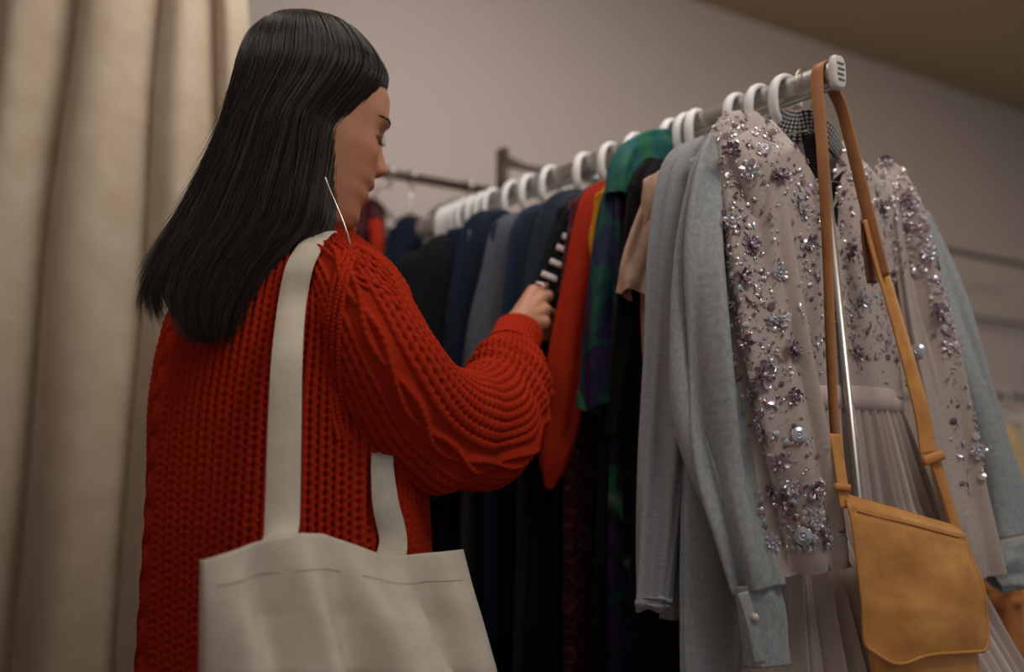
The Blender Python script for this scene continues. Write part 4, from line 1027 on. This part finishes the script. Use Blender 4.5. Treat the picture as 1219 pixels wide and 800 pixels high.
# ------------------------------------------------------------------ hair
def hair():
    lv = [(23, 340, 366, 1.315, .02), (27, 322, 396, 1.312, .04), (36, 308, 420, 1.308, .056), (50, 296, 437, 1.305, .070), (70, 287, 453, 1.302, .082), (92, 281, 461, 1.300, .089), (115, 276, 451, 1.298, .091), (140, 270, 428, 1.296, .093), (165, 263, 406, 1.293, .094),
          (200, 250, 401, 1.288, .092), (240, 233, 395, 1.278, .088), (275, 215, 388, 1.262, .078), (300, 202, 366, 1.245, .066), (325, 192, 338, 1.228, .054), (350, 187, 312, 1.214, .045), (375, 196, 290, 1.206, .038), (395, 212, 278, 1.202, .030), (408, 228, 268, 1.2, .02)]
    rows = np.array([[*((W(l, y, D)+W(r, y, D))/2), (r-l)/2*D/FPX, b] for y, l, r, D, b in lv])
    nv, nu = 260, 720; Q = smooth_path(rows, nv); C, a, b = Q[:, :3], Q[:, 3], Q[:, 4]
    ph = np.arange(nu)/nu*2*PI; yaw = np.linspace(math.radians(16), math.radians(8), nv)
    rg = np.random.default_rng(3)
    f = np.linspace(0, 1, nv)
    g = np.zeros((nv, nu))
    for k in range(46):
        fr = int(rg.integers(18, 150)); g += np.sin(fr*ph[None]+rg.uniform(0, 6.28)+rg.uniform(-3, 3)*f[:, None]*2)*rg.uniform(.3, 1)/ (1+fr/70)
    g = g/3.2
    def surf(off, i, p):       # point on the shell; arrays
        aa, bb = a[i]+off, b[i]+off; X = np.cos(p)*aa; Y = np.sin(p)*bb; cy, sy = np.cos(yaw[i]), np.sin(yaw[i])
        return np.stack([C[i, 0]+X*cy-Y*sy, C[i, 1]+X*sy*.9+Y*cy, C[i, 2]+0*X], -1)
    I = np.arange(nv)[:, None]*np.ones((1, nu), int)
    amp = .0010+.0030*f[:, None]
    sh = np.interp(f, [0, .55, .8, 1], [-.0015, -.003, -.010, -.016])[:, None]
    V = surf(g*amp+sh, I, ph[None]*np.ones((nv, 1)))
    V = np.vstack([V.reshape(-1, 3), V[0].mean(0)[None]+[0, 0, .002], V[-1].mean(0)[None]])
    F = gridF(nv, nu, True).tolist(); k0 = nv*nu
    F += [(k0, j, (j+1) % nu) for j in range(nu)] + [(k0+1, (nv-1)*nu+(j+1) % nu, (nv-1)*nu+j) for j in range(nu)]
    parent = mk('hair', V, F, M['hairm'], PERSON)
    # strands gathered in locks over the shell
    Vs, Fs, nn = [], [], 0; seg = 34
    for q in range(330):
        pc = rg.uniform(PI*.92, PI*2.16) if rg.random() < .88 else rg.uniform(0, 2*PI)
        left = np.cos(pc) < -.55
        i0 = int(rg.integers(0, 6) if rg.random() < .75 else rg.integers(30, 150))
        iend = nv-1-int(rg.integers(0, 44)) if not left else int(nv*.80)+int(rg.integers(-14, 26))
        drift, wv, wp = rg.normal(0, .07), rg.uniform(2, 7), rg.uniform(0, 6.28); flick = rg.normal(0, .008) - (.010*rg.random() if left else 0); curl = rg.uniform(.0, .012)
        llift = abs(rg.normal(0, .0022)); lw = rg.uniform(.03, .09)
        for w_ in range(int(rg.integers(16, 34))):
            a0 = i0+int(rg.integers(0, 7 if i0 < 8 else 40)); i1 = iend-int(abs(rg.normal(0, 9)))
            if rg.random() < .12: i1 -= int(rg.integers(10, 60))
            if i1 < a0+14: continue
            u = np.linspace(0, 1, seg); ii = np.clip(np.linspace(a0, i1, seg), 0, nv-1).astype(int); fu = f[ii]
            dp = rg.normal(0, lw)*(1-.62*u**1.5)
            p = pc+dp+drift*u+.05*np.sin(u*wv+wp)*fu**1.5
            stray = rg.random() < .05
            lift = .0003+llift*fu+abs(rg.normal(0, .0009))+(.009*rg.random()*np.sin(u*PI*.9)*fu if stray else 0)
            pts = surf(lift+g[ii, (p/(2*PI)*nu).astype(int) % nu]*amp[ii, 0], ii, p)
            pts[:, 0] += flick*u**5+rg.normal(0, .002)*u**4; pts[:, 1] -= curl*u**6
            if i1 > nv-50: pts[:, 2] -= rg.uniform(0, .016)*u**7
            r = rg.uniform(.00024, .00050)*np.minimum(1, (1-u)*4+.12)*np.minimum(1, u*8+.4)
            T = np.gradient(pts, axis=0); T /= np.linalg.norm(T, axis=1)[:, None]+1e-9
            A = np.cross(T, [0, 1., .2]); A /= np.linalg.norm(A, axis=1)[:, None]+1e-9; B = np.cross(T, A)
            w = np.stack([pts+A*r[:, None], pts-A*(r*.5)[:, None]-B*(r*.87)[:, None], pts-A*(r*.5)[:, None]+B*(r*.87)[:, None]], 1)
            Vs.append(w.reshape(-1, 3)); Fs.append(gridF(seg, 3, True)+nn); nn += seg*3
    st = mk('hair_strands', np.vstack(Vs), np.vstack(Fs), M['strand'], parent); st['kind'] = 'stuff'
hair()

# ------------------------------------------------------------------ canvas tote
STRAP_CREASE = 3.0
def tote():
    root = empty('tote_bag', tuple(W(410, 900, 1.1)), 'plain cream canvas tote bag hanging from the woman\'s right shoulder', 'bag')
    # front (outer) panel from photo outline; depth follows the bag, back panel behind it
    nu, nv = 90, 80; G = np.zeros((nv, nu, 3)); Bk = np.zeros((nv, nu, 3)); UV = np.zeros((nv, nu, 2))
    L0, R0 = W(240, 667, 1.005), W(551, 655, 1.225); L1, R1 = W(238, 960, 1.0), W(628, 960, 1.215)
    wid = R0-L0; nrm = np.cross(wid, [0, 0, 1]); nrm[2] = 0; nrm /= np.linalg.norm(nrm)
    if nrm[1] > 0: nrm = -nrm
    for i in range(nv):
        v = i/(nv-1)
        for j in range(nu):
            u = j/(nu-1)
            p = (L0*(1-u)+R0*u)*(1-v)+(L1*(1-u)+R1*u)*v
            topz = float(np.interp(u, [0, .2, .31, .40, .50, .62, .72, 1], [0, .017, .023, .022, .012, 0, -.003, .001]))
            p = p.copy(); p[2] += topz*(1-v)**3
            e = math.sin(PI*u)**.6
            fold = .007*math.sin(14*u+1.2-3*v)*e + .012*math.exp(-((u-.30-.05*v)/.055)**2)*(1-v*.6) - .011*math.exp(-((u-.17-.02*v)/.05)**2) - .009*math.exp(-((u-.44+.04*v)/.055)**2)*(1-v*.3) + .008*math.exp(-((u-.68)/.06)**2)*(1-v*.5) - .008*math.exp(-((u-.82+.05*v)/.05)**2)
            bul = .006*e + .050*e*min(1, v*2.2)
            G[i, j] = p+nrm*(bul+2.7*fold*min(1, .15+v*3.2))
            Bk[i, j] = p-nrm*(.002+.040*e*(.55+.45*min(1, v*2)))+np.array([0, 0, (-.010*e+.012*math.exp(-((u-.62)/.08)**2))*(1-v)**3]) + nrm*.004*math.sin(11*u)*e
            UV[i, j] = (u*.35, v*.33)
    V, F = join([(G, gridF(nv, nu)), (Bk, gridF(nv, nu)[:, ::-1])])
    o = mk('bag_body', V, F, M['canvas'], root, uv=np.vstack([UV.reshape(-1, 2)]*2)); solidify(o, .0016, 0)
    # hem stitching
    k = int(nv*.085)*2
    for (j0, j1) in ((3, 22), (24, 40), (44, 84)):
        mkt('hem_stitching', [tube(G[9, j0:j1]+nrm*.0012, .0006, 5)], M['stitch'], root)
    # straps
    dd = G[3]-CAMP; gx = 609.5+FPX*dd[:, 0]/(dd[:, 1]*math.cos(PITCH)+dd[:, 2]*math.sin(PITCH)); j = int(np.argmin(np.abs(gx-336))); pa = G[8, j]+nrm*.003
    mat = M['canvas']
    from mathutils.bvhtree import BVHTree
    bvs = [BVHTree.FromPolygons([tuple(q) for q in V_], F_.tolist()) for V_, F_ in KNITGEO]
    def rest(px, py, D, gap=.010, only=None):          # no deeper than the wool lying behind it
        d = W(px, py, 1.0)-CAMP; best = D
        for b in (bvs if only is None else [bvs[only]]):
            h = b.ray_cast(Vector(CAMP), Vector(d).normalized(), 3)
            if h[0] is not None: best = min(best, h[0].y-gap)
        return W(px, py, best)
    yb = G[0, j][1]
    s1 = [W(332, 690, yb+.016), W(333, 660, yb+.011), W(334, 640, yb+.006), rest(336, 615, 1.09), rest(339, 500, 1.105), rest(342, 420, 1.118), rest(348, 360, 1.17), rest(356, 320, 1.2, .015), rest(366, 299, 1.25, .016), W(374, 286, 1.222), W(384, 279, 1.262), W(392, 288, 1.31)]
    v, f, uv = ribbon(s1, [.034, .034, .034, .035, .034, .032, .031, .030, .031, .031, .031, .031], (1, .25, .25), .003, 120, crease=STRAP_CREASE)
    mk('strap', v, f, mat, root, uv=uv)
    j = int(.70*nu); pb = Bk[8, j]
    s2 = [pb+[0, 0, -.03]-nrm*-.002, pb+[0, 0, .006], W(468, 645, 1.20), W(459, 600, 1.195), rest(455, 558, 1.195, .006, 0), rest(455, 542, 1.2, .004, 0), W(453, 515, 1.24), W(438, 470, 1.27), W(420, 400, 1.28), W(408, 330, 1.29), W(404, 296, 1.283)]
    v, f, uv = ribbon(s2, [.033, .033, .032, .030, .026, .025, .025, .030, .030, .030, .03], (1, .4, 0), .003, 100)
    mk('strap', v, f, mat, root, uv=uv)
tote()

# ------------------------------------------------------------------ background clothes
def back_clothes():
    def simple(name, label, cat, px0, px1, y0, y1, D, mat, seed, col=None):
        c = W((px0+px1)/2, y1, D); root = empty(name, (c[0], c[1], 0), label, cat)
        mid = (px0+px1)/2; hw = (px1-px0)/2
        sleeve(root, mat, path=[(mid, y0, D, hw*.35, .02), (mid, y0+10, D, hw*.8, .04), (mid, (y0+y1)/2, D, hw, .05), (mid, y1, D, hw*1.05, .05), (mid, y1+240, D, hw*1.2, .06)], name='body', seed=seed, amp=.006, freq=5)
        sleeve(root, mat, path=[(mid-hw*.8, y0+14, D-.05, hw*.2, .02), (mid-hw*.95, (y0+y1)/2, D-.06, hw*.3, .03), (mid-hw, y1+60, D-.06, hw*.3, .03)], seed=seed+1, n=40)
        return root, W(mid, y0, D)
    z = RA[2]
    for i, (nm, lb, ct, a, b, y0, y1, D, mt) in enumerate((
        ('red_black_jacket', 'dark red and black jacket on the wall rail just right of the woman\'s chin', 'jacket', 426, 458, 238, 330, 2.42, M['maroon']),
        ('navy_sweatshirt', 'navy sweatshirt on the left wall rail behind the black jacket', 'top', 466, 512, 258, 330, 2.38, M['navy']),
        ('blue_sweatshirt', 'blue sweatshirt on the left wall rail nearest to its bracket', 'top', 512, 548, 246, 330, 2.55, M['navy']))):
        root, tp = simple(nm, lb, ct, a, b, y0, y1, D, mt, 70+i)
        if i == 0:
            v, f, uv = ribbon([W(446, 262, 2.355), W(449, 280, 2.35), W(450, 305, 2.35)], .03, (1, 0, 0), .006, 12); mk('red_panel', v, f, M['red'], root, uv=uv)
        u = np.clip((tp-RA).dot(WD), 0, 9); rp = RA+WD*u
        h = empty('clip_hanger', tuple(rp), ('steel hanger of the dark red and black jacket on the wall rail', 'steel hanger of the navy sweatshirt on the wall rail', 'steel hanger of the blue sweatshirt on the wall rail')[i], 'hanger')
        mkt('hook', [tube([rp+WN*.015+[0, 0, -.012], rp+WN*.016+[0, 0, .006], rp+[0, 0, .018], rp-WN*.016+[0, 0, .006], rp+[0, 0, -.03], (rp+tp)/2, tp+[0, 0, .004]], .003, 8, n=30)], M['silver'], h)
        mkt('shoulder_bar', [tube([tp+[0, 0, -.04]-WD*.06, tp+[0, 0, .004], tp+[0, 0, -.04]+WD*.06], .005, 8, n=12)], M['silver'], h)
    # low wall rail at the far right with pale garments
    a = wallpt(1150, 468, .30); b = wallpt(1300, 484, .30); b[2] = a[2]
    r = empty('low_wall_rail', (a[0], a[1], 0), 'low steel rail at the right edge carrying pale clothes', 'rail')
    mkt('bar', [tube([a, b], .008, 10)], M['iron'], r)
    mkt('standoff', [tube([a+WD*.02, a+WD*.02+WN*.3], .007, 8)], M['iron'], r)
    for i, (px, nm, lb, mt, hl, y1) in enumerate(((1192, 'pale_yellow_shirt', 'pale yellow shirt on the low rail at the right edge', M['paleyellow'], 'left of the two white hangers on the low right rail', 640), (1222, 'cream_shirt', 'cream shirt cut by the right edge on the low rail', M['canvas'], 'right of the two white hangers on the low right rail', 640))):
        lo = wallpt(px, 474, .30); q = a+WD*(lo-a).dot(WD)
        h = h0.copy(); COL.objects.link(h)
        for ch in h0.children: c = ch.copy(); COL.objects.link(c); c.parent = h
        h.location = q; h.rotation_euler = (0, 0, math.atan2(WN[1], WN[0])+.5); props(h, hl, 'hanger', 'white hangers on the low right rail')
        root = empty(nm, (q[0], q[1], 0), lb, 'shirt'); D = q[1]
        sleeve(root, mt, path=[(px+2, 505, D, 6, .03), (px+2, 516, D, 14, .05), (px+4, 560, D, 19, .06), (px+8, 640, D, 22, .07), (px+10, 760, D, 24, .08)], name='body', amp=.006, seed=90+i)
        sleeve(root, mt, path=[(px-10, 520, D-.07, 4, .02), (px-14, 560, D-.10, 7, .03), (px-14, 640, D-.10, 7, .03)], seed=92+i, n=40)
    p = W(1192, 735, 2.6); tb = empty('orange_bundle', (p[0], p[1], 0), 'orange brown folded garment low behind the leather bag at right', 'garment')
    sleeve(tb, M['orange'], path=[(1172, 706, 2.6, 6, .04), (1190, 712, 2.6, 16, .07), (1196, 735, 2.6, 15, .08), (1198, 1060, 2.6, 15, .08)], name='body', amp=.01, seed=99)
back_clothes()
